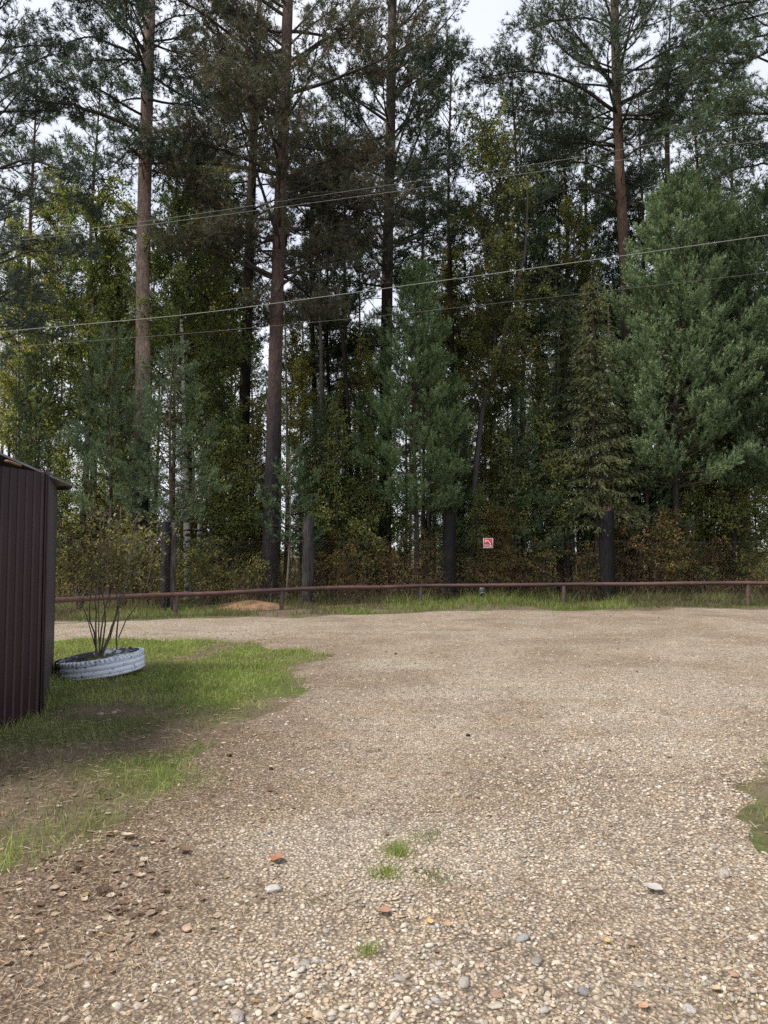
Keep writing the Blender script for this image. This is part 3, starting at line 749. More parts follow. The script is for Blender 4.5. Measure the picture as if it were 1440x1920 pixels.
# diamond mesh: every wire runs diagonally from rail wire to rail wire
for i in range(len(FP) - 1):
    a_, b_ = FP[i] * V3(1, 1, 0) + V3(0, -0.16, 0), FP[i + 1] * V3(1, 1, 0) + V3(0, -0.16, 0); L_ = np.linalg.norm(b_ - a_); d = (b_ - a_) / L_
    m = MB(); z0, z1 = 0.06, 1.86; hh = z1 - z0; sp = 0.105
    for sgn in (1, -1):
        s = -hh
        while s < L_:
            s0, s1 = max(s, 0), min(s + hh, L_)
            if s1 > s0:
                za, zb = z0 + (s0 - s), z0 + (s1 - s)
                if sgn < 0: za, zb = z1 - (s0 - s), z1 - (s1 - s)
                n_ = 5; t = np.linspace(0, 1, n_)[:, None]
                P = (a_ + d * s0)[None] * (1 - t) + (a_ + d * s1)[None] * t; P[:, 2] = za + (zb - za) * t[:, 0]
                P[:, 1] += 0.05 * np.sin(P[:, 0] * 1.7 + P[:, 2] * 2) + 0.006 * sgn
                tube(m, P, 0.0012, 3, (0.11, 0.085, 0.07))
            s += sp
    m.build('chain_mesh', M_STEEL, fence, origin=F0)['kind'] = 'stuff'
    for z in (z0, z1, 2.35):
        if z > 2 and i not in (4, 2): continue
        m = MB(); t = np.linspace(0, 1, 9)[:, None]; P = a_ * (1 - t) + b_ * t; P[:, 2] = z - 0.06 * np.sin(t[:, 0] * math.pi); tube(m, P, 0.0022, 4, (0.12, 0.10, 0.09)); m.build('strand_wire', M_STEEL, fence, origin=F0)

# ---------------------------------------------------------------- fire-water sign on the mesh
M_SIGN = mat_attr('sign_print', rough=0.4, nscale=20, var=0.06, spec=0.4)
sp_ = at(915.3, 1018.3, 21.72); S = 0.148
sign = empty('fire_sign', sp_, label='small square red sign with a white curved hose symbol hung on the fence', cat='sign'); sign.rotation_euler = (0, math.radians(0.5), 0.02)
RED, WH = (0.62, 0.045, 0.075), (0.85, 0.74, 0.76)
m = MB(); box(m, (-S, 0, -S), (S, 0.004, S), RED, bevel=0.001); m.build('plate', M_SIGN, sign)
m = MB(); e = 0.016
for lo, hi in (((-S, -S), (S, -S + e)), ((-S, S - e), (S, S)), ((-S, -S + e), (-S + e, S - e)), ((S - e, -S + e), (S, S - e))):
    box(m, (lo[0], -0.0025, lo[1]), (hi[0], -0.0003, hi[1]), WH)
m.build('white_border', M_SIGN, sign)
def flat(m, pts, y, c):
    v = [(x * S, y, z * S) for x, z in pts]; n = len(v); ct = np.mean(v, 0)
    m.add(v + [tuple(ct)], t=[(k, (k + 1) % n, n) for k in range(n)], c=c)
m = MB(); th = np.linspace(math.radians(92), math.radians(2), 18)   # curved water jet / hose
ro, ri = 0.83, 0.66; cx, cz = -0.28, -0.32
P = [(cx + ro * math.cos(t), cz + ro * math.sin(t) * 1.05) for t in th]; Q = [(cx + ri * math.cos(t), cz + ri * math.sin(t) * 1.05) for t in th]
v = [(x * S, -0.004, z * S) for x, z in P] + [(x * S, -0.004, z * S) for x, z in Q]; n = 18
m.add(v, q=[(i, i + 1, n + i + 1, n + i) for i in range(n - 1)], c=WH)
flat(m, [(-0.68, 0.78), (-0.50, 0.60), (-0.24, 0.54), (-0.24, 0.36), (-0.42, 0.30), (-0.52, 0.16), (-0.72, 0.16), (-0.60, 0.45)], -0.0052, WH)
flat(m, [(0.40, -0.36), (0.60, -0.36), (0.64, -0.52), (0.80, -0.60), (0.80, -0.68), (0.32, -0.68), (0.32, -0.60), (0.40, -0.52)], -0.0052, WH)
m.build('hose_symbol', M_SIGN, sign)
m = MB()
def wave(z, ph, c, a=0.05, w=0.045, x0=-0.84, x1=0.30):
    xs = np.linspace(x0, x1, 34); zc = z + a * np.sin(xs * 14 + ph)
    v = [(x * S, -0.004, (zz + w) * S) for x, zz in zip(xs, zc)] + [(x * S, -0.004, (zz - w) * S) for x, zz in zip(xs, zc)]
    m.add(v, q=[(i, i + 1, 34 + i + 1, 34 + i) for i in range(33)], c=c)
wave(-0.32, 0, WH, 0.0, 0.03); wave(-0.50, 0, WH, 0.07, 0.035); wave(-0.70, 2.6, WH, 0.07, 0.035); wave(-0.70, 1.2, WH, 0.03, 0.02, 0.3, 0.85)
m.build('water_symbol', M_SIGN, sign)
m = MB()
for x in (-S * .85, S * .85): tube(m, [V3(x, 0.002, S * .9), V3(x, 0.03, S * 1.25)], 0.003, 4, (.2, .2, .2)); m.build('hanging_wire', M_STEEL, sign); m = MB()

# hydrant coupling below the rail
hp = at(904, 1118, 21.2); M_CAST = mat_attr('cast_metal', rough=0.45, nscale=25, var=0.25, metallic=0.3, bump=0.2)
hy = empty('hose_coupling', (hp[0], hp[1], 0.0), label='small grey metal fire hose coupling on a standpipe under the rail', cat='hydrant')
m = MB(); tube(m, [V3(0, 0, -0.05), V3(0, 0, 0.36)], 0.045, 12, (0.1, 0.1, 0.1), cap=True); m.build('standpipe', M_CAST, hy, smooth=False)
m = MB(); tube(m, [V3(0, 0, 0.36), V3(0, 0, 0.39), V3(0, 0, 0.47), V3(0, 0, 0.49)], [0.085, 0.085, 0.085, 0.06], 12, (0.10, 0.105, 0.12), cap=True); m.build('cap', M_CAST, hy)
m = MB(); tube(m, [V3(0, 0.0, 0.30), V3(0, -0.10, 0.27), V3(0, -0.13, 0.262)], [0.06, 0.075, 0.085], 12, (0.1, 0.1, 0.1)); m.build('outlet', M_CAST, hy)
m = MB()
a = np.linspace(0, 2 * math.pi, 13); tube(m, np.stack([0.085 * np.cos(a), np.full(13, -0.135), 0.262 + 0.085 * np.sin(a)], -1), 0.012, 6, (0.26, 0.25, 0.23)); m.build('ring', M_CAST, hy, smooth=True)

# ---------------------------------------------------------------- overhead wires
M_WIRE = mat_attr('cable', rough=0.5, nscale=3, var=0.1, spec=0.4)
for pts, r, lab in (([(-700, 690, 19), (0, 622, 17.5), (360, 590, 16.7), (720, 541, 16), (1080, 492, 15.2), (1440, 441, 14.5), (2100, 345, 13)], 0.0072, 'thick pale overhead cable, the lowest bright one, crossing in front of the young blue pine'),
                    ([(-700, 520, 21), (0, 455, 19), (300, 419, 18), (720, 362, 17), (1080, 312, 16.3), (1440, 262, 15.5), (2100, 165, 14)], 0.0042, 'thin overhead wire, lower one of the close upper pair'),
                    ([(-700, 500, 22), (0, 449, 20), (300, 412, 19), (720, 348, 18), (1080, 297, 17.2), (1440, 228, 16.4), (2100, 120, 15)], 0.004, 'thin overhead wire, topmost one of the close upper pair'),
                    ([(-700, 715, 20), (0, 652, 18.5), (360, 625, 17.7), (720, 592, 17), (1080, 552, 16.2), (1440, 511, 15.4), (2100, 430, 14)], 0.0038, 'faint dark overhead wire running just below the thick pale cable')):
    P = np.array([at(*p) for p in pts]); t = np.linspace(0, 6, 60)
    P = np.stack([np.interp(t, np.arange(7), P[:, k]) for k in range(3)], -1)
    for _ in range(6): P[1:-1] = (P[:-2] + 2 * P[1:-1] + P[2:]) / 4
    m = MB(); tube(m, P, r, 6, (0.22, 0.24, 0.21) if r > 0.0039 else (0.12, 0.12, 0.12))
    o = m.build('overhead_wire', M_WIRE, smooth=True); tag(o, lab, 'power line', 'overhead wires')
# ---------------------------------------------------------------- vegetation builders
def wander(p0, d0, L_, n=7, wob=0.12, grav=0.0):
    P = [np.array(p0, float)]; d = np.array(d0, float); st = L_ / (n - 1)
    for _ in range(n - 1):
        d = d + rng.normal(0, wob, 3) + np.array([0, 0, grav]); d = d / np.linalg.norm(d); P.append(P[-1] + d * st)
    return np.array(P)

def resample(P, n):
    P = np.asarray(P, float); s = np.concatenate([[0], np.cumsum(np.linalg.norm(np.diff(P, axis=0), axis=1))])
    t = np.linspace(0, s[-1], n); return np.stack([np.interp(t, s, P[:, k]) for k in range(3)], -1), s[-1]

class Tree:
    def __init__(s): s.trunk = MB(); s.br = MB(); s.fol = MB(); s.tp = []; s.td = []; s.tl = []
    def tuft(s, p, d, l): s.tp.append(p); s.td.append(d); s.tl.append(l)
    def grow_needles(s, K, nl, nw, spread, cols, tip=None):
        if not s.tp: return
        P = np.array(s.tp); D = norm(np.array(s.td)); L_ = np.array(s.tl); N_ = len(P)
        base_c = np.array(cols)[rng.integers(0, len(cols), N_)] * rng.uniform(0.75, 1.25, (N_, 1))
        idx = np.repeat(np.arange(N_), K); M_ = len(idx); u = rng.random(M_)
        b = P[idx] + D[idx] * (L_[idx] * u)[:, None]
        r = rng.normal(0, 1, (M_, 3)); r = norm(r - (r * D[idx]).sum(1, keepdims=True) * D[idx])
        a = spread * rng.uniform(0.5, 1.3, M_)[:, None] * (1.15 - 0.45 * u[:, None])
        d = D[idx] * np.cos(a) + r * np.sin(a); l = nl * rng.uniform(0.7, 1.2, M_)[:, None]
        sd = norm(np.cross(d, rng.normal(0, 1, (M_, 3)))) * nw / 2
        V = np.stack([b - sd, b + sd, b + d * l], 1).reshape(-1, 3)
        c = base_c[idx] * rng.uniform(0.8, 1.2, (M_, 1))
        if tip is not None: c = c * (1 - u[:, None] ** 2 * .7) * .85 + np.array(tip) * u[:, None] ** 2 * .7
        t = np.arange(M_ * 3).reshape(-1, 3)
        s.fol.add(V, t=t, c=np.repeat(c, 3, 0))
    def grow_leaves(s, K, size, cols, scatter=0.06, droop=0.4, aspect=0.75):
        P = np.array(s.tp); D = norm(np.array(s.td)); L_ = np.array(s.tl); N_ = len(P)
        idx = np.repeat(np.arange(N_), K); M_ = len(idx); u = rng.random(M_)
        b = P[idx] + D[idx] * (L_[idx] * u)[:, None] + rng.normal(0, scatter, (M_, 3))
        d = norm(rng.normal(0, 1, (M_, 3)) + np.array([0, 0, -droop])); sd = norm(np.cross(d, rng.normal(0, 1, (M_, 3))))
        sz = size * rng.uniform(0.55, 1.25, M_)[:, None]
        V = np.stack([b, b + d * sz * .5 + sd * sz * aspect / 2, b + d * sz, b + d * sz * .5 - sd * sz * aspect / 2], 1).reshape(-1, 3)
        cl = np.array(cols)[rng.integers(0, len(cols), N_)][idx] * rng.uniform(0.7, 1.3, (M_, 1))
        q = np.arange(M_ * 4).reshape(-1, 4)
        s.fol.add(V, q=q, c=np.repeat(cl, 4, 0))
    def finish(s, name, loc, mat_bark, mat_fol, label=None, cat='tree', group=None, crown='crown'):
        r = empty(name, loc, label=label, cat=cat, group=group)
        if s.trunk.n: s.trunk.build('trunk', mat_bark, r, smooth=True)
        if s.br.n: s.br.build('branch_work', M_WOOD, r, smooth=True)['kind'] = 'stuff'
        if s.fol.n: s.fol.build(crown, mat_fol, r)
        return r

def limb(T, path, r0, col, sec=4.0, seclen=0.36, start=0.3, tuft_step=0.10, tl=0.14, spread=0.9, up=0.25, sides=5, leafy=True, second=True, tuft_r=0.13, maxsec=99):
    """a branch with side branches; tufts sit on the outer side branches"""
    P, L_ = resample(path, max(5, int(len(path) * 1.3)))
    tube(T.br, P, np.linspace(r0, max(0.006, r0 * 0.18), len(P)), sides, col)
    if not second: return
    n = min(maxsec, max(2, int(sec * L_)))
    for k in range(n):
        t = start + (1 - start) * ((k + rng.random()) / n)
        i = min(int(t * (len(P) - 1)), len(P) - 2); p = P[i] + (P[i + 1] - P[i]) * (t * (len(P) - 1) - i)
        d = norm((P[i + 1] - P[i])[None])[0]
        sidev = norm(np.cross(d, np.array([0, 0, 1.0]))[None])[0] * (1 if k % 2 else -1)
        a = rng.uniform(0.5, 1.1)
        d2 = d * math.cos(a) + sidev * math.sin(a) + np.array([0, 0, rng.normal(up, 0.25)])
        l2 = L_ * seclen * (1.15 - 0.75 * t) * rng.uniform(0.6, 1.3) + 0.15
        Q = wander(p, norm(d2[None])[0], l2, 4, 0.16, 0.04)
        tube(T.br, Q, [max(0.005, r0 * 0.3 * (1 - t * .5)), 0.007, 0.005, 0.003], 3, col)
        if not leafy: continue
        m = max(2, int(l2 / tuft_step))
        for j in range(m):
            u = 0.25 + 0.75 * (j + rng.random()) / m; i2 = min(int(u * 3), 2); q = Q[i2] + (Q[i2 + 1] - Q[i2]) * (u * 3 - i2)
            if q[2] > 19.6 and rng.random() < .5: continue
            T.tuft(q + rng.normal(0, tuft_r * .5, 3), norm((d2 * .6 + rng.normal(0, spread * .6, 3) + np.array([0, 0, up]))[None])[0], tl * rng.uniform(.7, 1.3))
    if leafy:
        for j in range(3): T.tuft(P[-1] + rng.normal(0, .05, 3), norm((P[-1] - P[-2] + rng.normal(0, .1, 3))[None])[0], tl)

def trunk_path(px_pts, Y, base, n=26):
    W = [at(x, y, Y) for x, y in px_pts]
    if W[0][2] > base: # extend down to the ground
        d = (W[0] - W[1]); k = (W[0][2] + 0.15) / max(-d[2], 1e-3) if d[2] < 0 else 0
        W = [W[0] + d * k] + W
    P, L_ = resample(W, n); P[:, 2] = np.maximum(P[:, 2], -0.2); return P

def pt_on(P, z):
    return np.array([np.interp(z, P[:, 2], P[:, 0]), np.interp(z, P[:, 2], P[:, 1]), z])

def pine(px_pts, Y, r_base, r_top, label, z0, topz, Lmax, name='pine_tree', limbs=(), cols=None, nwhorl=None, dens=4.6, bark=None,
         up0=0.35, K=12, tuft_step=0.062, nl=0.15, nw=0.020, dead=6, azbias=None, cone_top=True, lower=0.7, zgap=None, seclen=0.34):
    T = Tree(); P = trunk_path(px_pts, Y, 0)
    # carry the trunk to its full height
    d = norm((P[-1] - P[-5])[None])[0]
    if P[-1][2] < topz: P = np.concatenate([P, [P[-1] + d * (topz - P[-1][2]) / d[2] * f for f in (0.25, 0.5, 0.75, 1.0)]])
    base = P[0].copy(); base[2] = 0.0; Q = P - base
    zz = Q[:, 2]; f = np.clip(zz / topz, 0, 1)
    vis = at(px_pts[-1][0], px_pts[-1][1], Y)[2]
    rad = np.interp(zz, [-.3, 0.3, 1.2, vis, topz], [r_base * 1.25, r_base * 1.12, r_base, r_top, 0.03])
    b0, b1, zb = bark or ((0.060, 0.052, 0.050), (0.20, 0.105, 0.065), 9.0)
    cc = lerp3(b0, b1, smooth01((zz - zb + 1.5) / 3.5) )
    tube(T.trunk, Q, rad, 12, cc, lump=0.10)
    wc = (0.055, 0.048, 0.042)
    for L_ in limbs:   # limbs read off the photograph: pixel paths, end depth
        pts, dY, r, kw = L_
        n = len(pts); path = [at(x, y, Y + dY * i / (n - 1)) - base for i, (x, y) in enumerate(pts)]
        path[0] = pt_on(Q, path[0][2]); kk = dict(sec=dens * 1.5, seclen=seclen, tuft_step=tuft_step); kk.update(kw)
        path, _ = resample(path, 9); path[1:-1] += rng.normal(0, 0.03, path[1:-1].shape)
        limb(T, path, r, wc, **kk)
    nw_ = nwhorl or int((topz - z0) / 0.42)
    for k in range(nw_):
        z = z0 + (topz - z0) * (k + rng.random() * .8) / nw_
        if zgap and zgap[0] < z < zgap[1]: continue
        t = (z - z0) / (topz - z0)
        env = Lmax * (min(1, lower + 1.2 * t) * (1 - max(0, t - .45) / .6) ** 0.8 if cone_top else 1)
        for j in range(rng.integers(1, 4)):
            az = rng.uniform(0, 2 * math.pi)
            if azbias is not None and rng.random() < 0.4: az = azbias + rng.normal(0, .6)
            el = up0 + rng.normal(0, 0.2) + 0.4 * t
            l = env * rng.uniform(0.55, 1.1); d0 = np.array([math.cos(az) * math.cos(el), math.sin(az) * math.cos(el), math.sin(el)])
            path = wander(pt_on(Q, z), d0, l, 8, 0.10, -0.015 if t < .4 else 0.02)
            limb(T, path, 0.014 + 0.011 * l, wc, sec=dens, seclen=seclen, start=0.32, tuft_step=tuft_step, spread=.9)
    for k in range(dead):
        z = rng.uniform(max(2, z0 - 5), z0 + 1); az = rng.uniform(0, 6.28)
        path = wander(pt_on(Q, z), np.array([math.cos(az), math.sin(az), rng.uniform(-.1, .5)]), rng.uniform(.5, 2.2), 6, 0.15, 0)
        limb(T, path, 0.02, wc, sec=2.5, leafy=False)
    T.grow_needles(K, nl, nw, 0.85, cols or NEEDLE_DARK)
    return T.finish(name, base, M_BARK, M_NEEDLE, label, 'pine tree')

NEEDLE_DARK = [(0.062, 0.088, 0.054), (0.050, 0.074, 0.050), (0.085, 0.098, 0.058), (0.055, 0.084, 0.066)]
NEEDLE_BROWN = [(0.085, 0.100, 0.066), (0.115, 0.10, 0.070), (0.075, 0.095, 0.066), (0.13, 0.105, 0.072)]
NEEDLE_GREEN = [(0.075, 0.125, 0.060), (0.088, 0.140, 0.066), (0.065, 0.110, 0.062), (0.11, 0.145, 0.062)]
NEEDLE_BLUE = [(0.125, 0.195, 0.095), (0.105, 0.17, 0.083), (0.15, 0.22, 0.108), (0.09, 0.142, 0.068)]
LEAF_GREEN = [(0.12, 0.165, 0.065), (0.15, 0.19, 0.075), (0.10, 0.14, 0.06), (0.18, 0.21, 0.075)]
LEAF_YELLOW = [(0.25, 0.26, 0.09), (0.20, 0.235, 0.085), (0.32, 0.28, 0.10), (0.15, 0.19, 0.07), (0.30, 0.23, 0.10), (0.17, 0.21, 0.08)]
LEAF_OLIVE = [(0.13, 0.145, 0.05), (0.16, 0.165, 0.055), (0.20, 0.175, 0.06), (0.10, 0.125, 0.045)]
LEAF_RED = [(0.23, 0.135, 0.075), (0.19, 0.125, 0.07), (0.28, 0.17, 0.08), (0.15, 0.13, 0.06), (0.20, 0.165, 0.065)]

def young_pine(base, H_, R, label, zlow, cols=NEEDLE_GREEN, lean=(0, 0), r=0.09, whorl=0.42, name='young_pine_tree', K=20, sl=0.22, nl=0.10, nw=0.019, nb=7, dens=1.0, tip=None, upt=1.0, cat='pine tree', drop=0.0, spread=0.95, finish=True, power=0.75, trunkcol=None, elev=0.12):
    T = Tree(); n = 14; z = np.linspace(-0.2, H_, n)
    Q = np.stack([lean[0] * z + 0.05 * np.sin(z * .9), lean[1] * z, z], -1)
    tube(T.trunk, Q, np.interp(z, [0, H_], [r, 0.012]), 10, trunkcol or lerp3((0.06, 0.052, 0.045), (0.13, 0.09, 0.065), smooth01(z / H_ * 1.3)), lump=.08)
    k = 0; zz = zlow
    while zz < H_ - 0.2:
        t = (zz - zlow) / (H_ - zlow); env = R * (1 - t) ** power * (0.72 + 0.28 * min(1, t * 5)) + 0.12
        for j in range(nb):
            az = (j + rng.random() * .9) * 2 * math.pi / nb + k; el = elev + 0.35 * t + rng.normal(0, .12) - drop
            l = env * rng.uniform(0.55, 1.18) / max(math.cos(el), .5)
            path = wander(pt_on(Q, zz + rng.uniform(-.12, .12)), np.array([math.cos(az) * math.cos(el), math.sin(az) * math.cos(el), math.sin(el)]), l, 6, 0.09, 0.10 - drop * .05)
            P, L_ = resample(path, 6); tube(T.br, P, np.linspace(0.012 + .006 * l, 0.005, 6), 4, (0.075, 0.06, 0.045))
            m = max(3, int(L_ * 11 * dens))
            for q in range(m):
                u = 0.22 + 0.78 * math.sqrt((q + rng.random()) / m); i = min(int(u * 5), 4); p = P[i] + (P[i + 1] - P[i]) * (u * 5 - i)
                d = norm((P[i + 1] - P[i])[None])[0]; side = norm(np.cross(d, [0, 0, 1.0])[None])[0] * rng.choice([-1, 1])
                off = side * rng.uniform(0, 0.36) * (0.3 + L_ * .5) * (1.25 - u) + np.array([0, 0, rng.uniform(-.12, .16)])
                T.tuft(p + off, norm((d * .7 + side * .45 + np.array([0, 0, upt * (0.35 + .5 * u)]) + rng.normal(0, .30, 3))[None])[0], sl * rng.uniform(.6, 1.35))
        zz += whorl * rng.uniform(.8, 1.2); k += 1.3
    T.tuft(Q[-1] - [0, 0, .1], np.array([0, 0, 1.0]), .4)
    T.grow_needles(K, nl, nw, spread, cols, tip)
    return T.finish(name, base, M_BARK, M_NEEDLE, label, cat) if finish else T

def spruce(base, H_, R, label, zlow, cols, r=0.09, K=16, nb=8, hang=0.5, whorl=0.30, name='spruce_tree', nw=0.019):
    T = Tree(); z = np.linspace(-0.2, H_, 14); Q = np.stack([0.04 * np.sin(z), 0 * z, z], -1)
    tube(T.trunk, Q, np.interp(z, [0, H_], [r, 0.012]), 10, (0.055, 0.042, 0.034), lump=.1)
    zz = zlow; k = 0
    while zz < H_ - .15:
        t = (zz - zlow) / (H_ - zlow); env = R * (1 - t) ** .8 * (0.75 + .25 * min(1, t * 4)) + .1
        for j in range(nb):
            az = (j + rng.random()) * 2 * math.pi / nb + k; el = 0.15 - .35 * (1 - t); l = env * rng.uniform(.7, 1.1)
            path = wander(pt_on(Q, zz + rng.uniform(-.1, .1)), np.array([math.cos(az) * math.cos(el), math.sin(az) * math.cos(el), math.sin(el)]), l, 6, .06, .01)
            P, L_ = resample(path, 6); tube(T.br, P, np.linspace(.012 + .005 * l, .004, 6), 3, (.06, .045, .035))
            m = max(3, int(L_ * 13))
            for q in range(m):
                u = .15 + .85 * (q + rng.random()) / m; i = min(int(u * 5), 4); p = P[i] + (P[i + 1] - P[i]) * (u * 5 - i)
                d = norm((P[i + 1] - P[i])[None])[0]; side = norm(np.cross(d, [0, 0, 1.0])[None])[0] * rng.choice([-1, 1])
                T.tuft(p + side * rng.uniform(0, .25) * L_ * (1.1 - u) * .8, norm((d * .5 + side * .4 + np.array([0, 0, -hang]) + rng.normal(0, .15, 3))[None])[0], .28 * rng.uniform(.6, 1.3))
        zz += whorl * rng.uniform(.8, 1.2); k += 1.1
    T.grow_needles(K, .075, nw, .8, cols)
    return T.finish(name, base, M_BARK, M_NEEDLE, label, 'spruce tree')

M_BIRCH = None
def mat_birch():
    m, N, L = new_mat('birch_bark'); out = N.new('ShaderNodeOutputMaterial'); b = N.new('ShaderNodeBsdfPrincipled'); at_ = N.new('ShaderNodeAttribute'); at_.attribute_name = 'col'
    tc = N.new('ShaderNodeTexCoord'); mp = N.new('ShaderNodeMapping'); mp.inputs['Scale'].default_value = (2.5, 2.5, 9); n = N.new('ShaderNodeTexNoise'); n.inputs['Scale'].default_value = 1.6; n.inputs['Detail'].default_value = 6
    L.new(tc.outputs['Object'], mp.inputs[0]); L.new(mp.outputs[0], n.inputs[0])
    r = N.new('ShaderNodeMapRange'); r.inputs[1].default_value = .48; r.inputs[2].default_value = .56; L.new(n.outputs['Fac'], r.inputs[0])
    mx = N.new('ShaderNodeMix'); mx.data_type = 'RGBA'; mx.inputs[7].default_value = (.04, .036, .034, 1); L.new(at_.outputs['Color'], mx.inputs[6]); L.new(r.outputs[0], mx.inputs[0])
    L.new(mx.outputs[2], b.inputs['Base Color']); b.inputs['Roughness'].default_value = .75; L.new(b.outputs[0], out.inputs['Surface']); return m
M_BIRCH = mat_birch()

def birch(px_pts, Y, r_base, label, topz, z0, Lmax, cols, nbr=44, K=14, lsize=0.085, hang=0.8, name='birch_tree', twig=5, env=None, forks=(), bark=(0.52, 0.50, 0.46)):
    T = Tree(); P = trunk_path(px_pts, Y, 0); d = norm((P[-1] - P[-5])[None])[0]
    if P[-1][2] < topz: P = np.concatenate([P, [P[-1] + d * (topz - P[-1][2]) / d[2] * f for f in (.33, .66, 1.0)]])
    base = P[0].copy(); base[2] = 0; Q = P - base
    tube(T.trunk, Q, np.interp(Q[:, 2], [-.2, 0.3, topz], [r_base * 1.3, r_base, .015]), 10, bark)
    for pts, dY, r in forks:
        path = [at(x, y, Y + dY * i / (len(pts) - 1)) - base for i, (x, y) in enumerate(pts)]; path, _ = resample(path, 9); tube(T.trunk, path, np.linspace(r, .015, 9), 8, bark)
    broadleaf_fill(T, Q, z0, topz, Lmax, nbr, hang, twig)
    T.grow_leaves(K, lsize, cols, scatter=.05, droop=.8)
    return T.finish(name, base, M_BIRCH, M_LEAF, label, 'birch tree')

def broadleaf_fill(T, Q, z0, topz, Lmax, nbr, hang, twig, col=(0.05, 0.042, 0.038)):
    for k in range(nbr):
        t = (k + rng.random()) / nbr; z = z0 + (topz - z0) * t; az = rng.uniform(0, 6.283); el = .75 + .3 * t
        l = Lmax * (0.6 + .5 * math.sin(min(t * 1.2, 1) * 2.6)) * rng.uniform(.6, 1.1) * (1 - .55 * t)
        path = wander(pt_on(Q, z), np.array([math.cos(az) * math.cos(el), math.sin(az) * math.cos(el), math.sin(el)]), l * 1.15, 7, .1, -.09)
        tube(T.br, path, np.linspace(.012 + .01 * l, .005, 7), 4, col)
        for j in range(int(l * twig) + 2):
            u = .2 + .8 * rng.random(); i = min(int(u * 6), 5); p = path[i] + (path[i + 1] - path[i]) * (u * 6 - i)
            tw = wander(p, norm(np.array([rng.normal(0, .6), rng.normal(0, .6), rng.normal(.1, .3) - hang])[None])[0], rng.uniform(.25, .9) * (.5 + hang * .7), 4, .15, -.15 * hang)
            tube(T.br, tw, [.006, .005, .004, .003], 3, col)
            for q in range(3): T.tuft(tw[q], tw[q + 1] - tw[q], np.linalg.norm(tw[q + 1] - tw[q]))

# ---------------------------------------------------------------- the named pines
pine([(262, 975), (266, 800), (268, 640), (268, 520), (272, 320), (276, 180), (281, 0)], 21.5, 0.25, 0.17,
     'tall pine with bare pinkish-orange upper trunk and blackened base beyond the tyre', 13.2, 23.5, 3.2, dead=7, up0=.15, nwhorl=26, bark=((0.022, 0.018, 0.018), (0.30, 0.225, 0.185), 5.2), cols=[(0.058, 0.092, 0.068), (0.05, 0.078, 0.06), (0.072, 0.11, 0.08), (0.065, 0.078, 0.06)],
     limbs=[([(265, 252), (235, 232), (200, 215), (130, 195), (40, 188)], -1.0, 0.085, dict(start=.35, sec=9, seclen=.42)),
            ([(268, 122), (230, 90), (180, 70), (100, 85)], 0.5, 0.06, dict(start=.35, sec=8, seclen=.42)),
            ([(270, 118), (245, 55), (215, 10), (130, -10)], -1, 0.055, dict(start=.3, sec=8, seclen=.42)),
            ([(274, 96), (310, 80), (350, 72)], .4, 0.03, dict(start=.5, sec=5)),
            ([(274, 200), (290, 150), (310, 130)], -1.2, 0.03, dict(start=.3, sec=8)),
            ([(268, 292), (240, 280), (222, 300), (190, 335)], -.5, 0.03, dict(start=.6, sec=4)),
            ([(272, 200), (262, 170), (255, 165)], -1.5, 0.03, dict(start=.2, sec=9, seclen=.5)),
            ([(272, 285), (300, 295), (350, 300)], -1.3, 0.035, dict(start=.2, sec=9, seclen=.5)),
            ([(272, 300), (255, 285), (240, 275)], -1.4, 0.035, dict(start=.1, sec=9, seclen=.5)),
            ([(272, 400), (285, 395), (300, 400)], -.2, 0.015, dict(leafy=False))])
pine([(506, 1050), (513, 800), (518, 600), (525, 400), (533, 200), (540, 0)], 21.3, 0.235, 0.155,
     'big pine with grey leaning trunk and thick brownish crown between its darker neighbours', 9.8, 23.0, 4.4, dens=4.4, cols=NEEDLE_BROWN, dead=8, nwhorl=38, up0=.2,
     bark=((0.042, 0.036, 0.040), (0.115, 0.082, 0.070), 6.0), lower=.8,
     limbs=[([(520, 615), (560, 598), (600, 590), (625, 575)], -.8, .045, dict(start=.15, sec=11, seclen=.5)),
            ([(518, 600), (495, 585), (480, 560)], -1, .035, dict(start=.2, sec=9, seclen=.5)),
            ([(520, 520), (475, 505), (430, 450), (385, 370), (335, 325)], -1.2, .06, dict(start=.45, sec=8)),
            ([(518, 525), (470, 500), (400, 470), (310, 465)], -.6, .055, dict(start=.4, sec=8, seclen=.4)),
            ([(525, 545), (560, 510), (600, 470), (680, 455)], .3, .05, dict(start=.3, sec=8)),
            ([(530, 340), (580, 310), (640, 290), (700, 300)], -1, .06, dict(start=.3, sec=7)),
            ([(530, 330), (470, 300), (380, 270), (300, 260)], -1.4, .065, dict(start=.3, sec=8)),
            ([(535, 200), (480, 160), (400, 130), (340, 140)], -.8, .06, dict(start=.3, sec=7)),
            ([(538, 120), (600, 80), (660, 60), (700, 90)], -.8, .05, dict(start=.3, sec=7))])
pine([(452, 1000), (457, 800), (462, 650), (468, 450), (476, 250), (484, 60)], 26.5, 0.235, 0.13,
     'dark straight pine standing just behind the grey leaning one', 12.0, 24, 3.4, dead=12, nwhorl=28, bark=((0.020, 0.017, 0.017), (0.045, 0.036, 0.034), 9), dens=4.4)
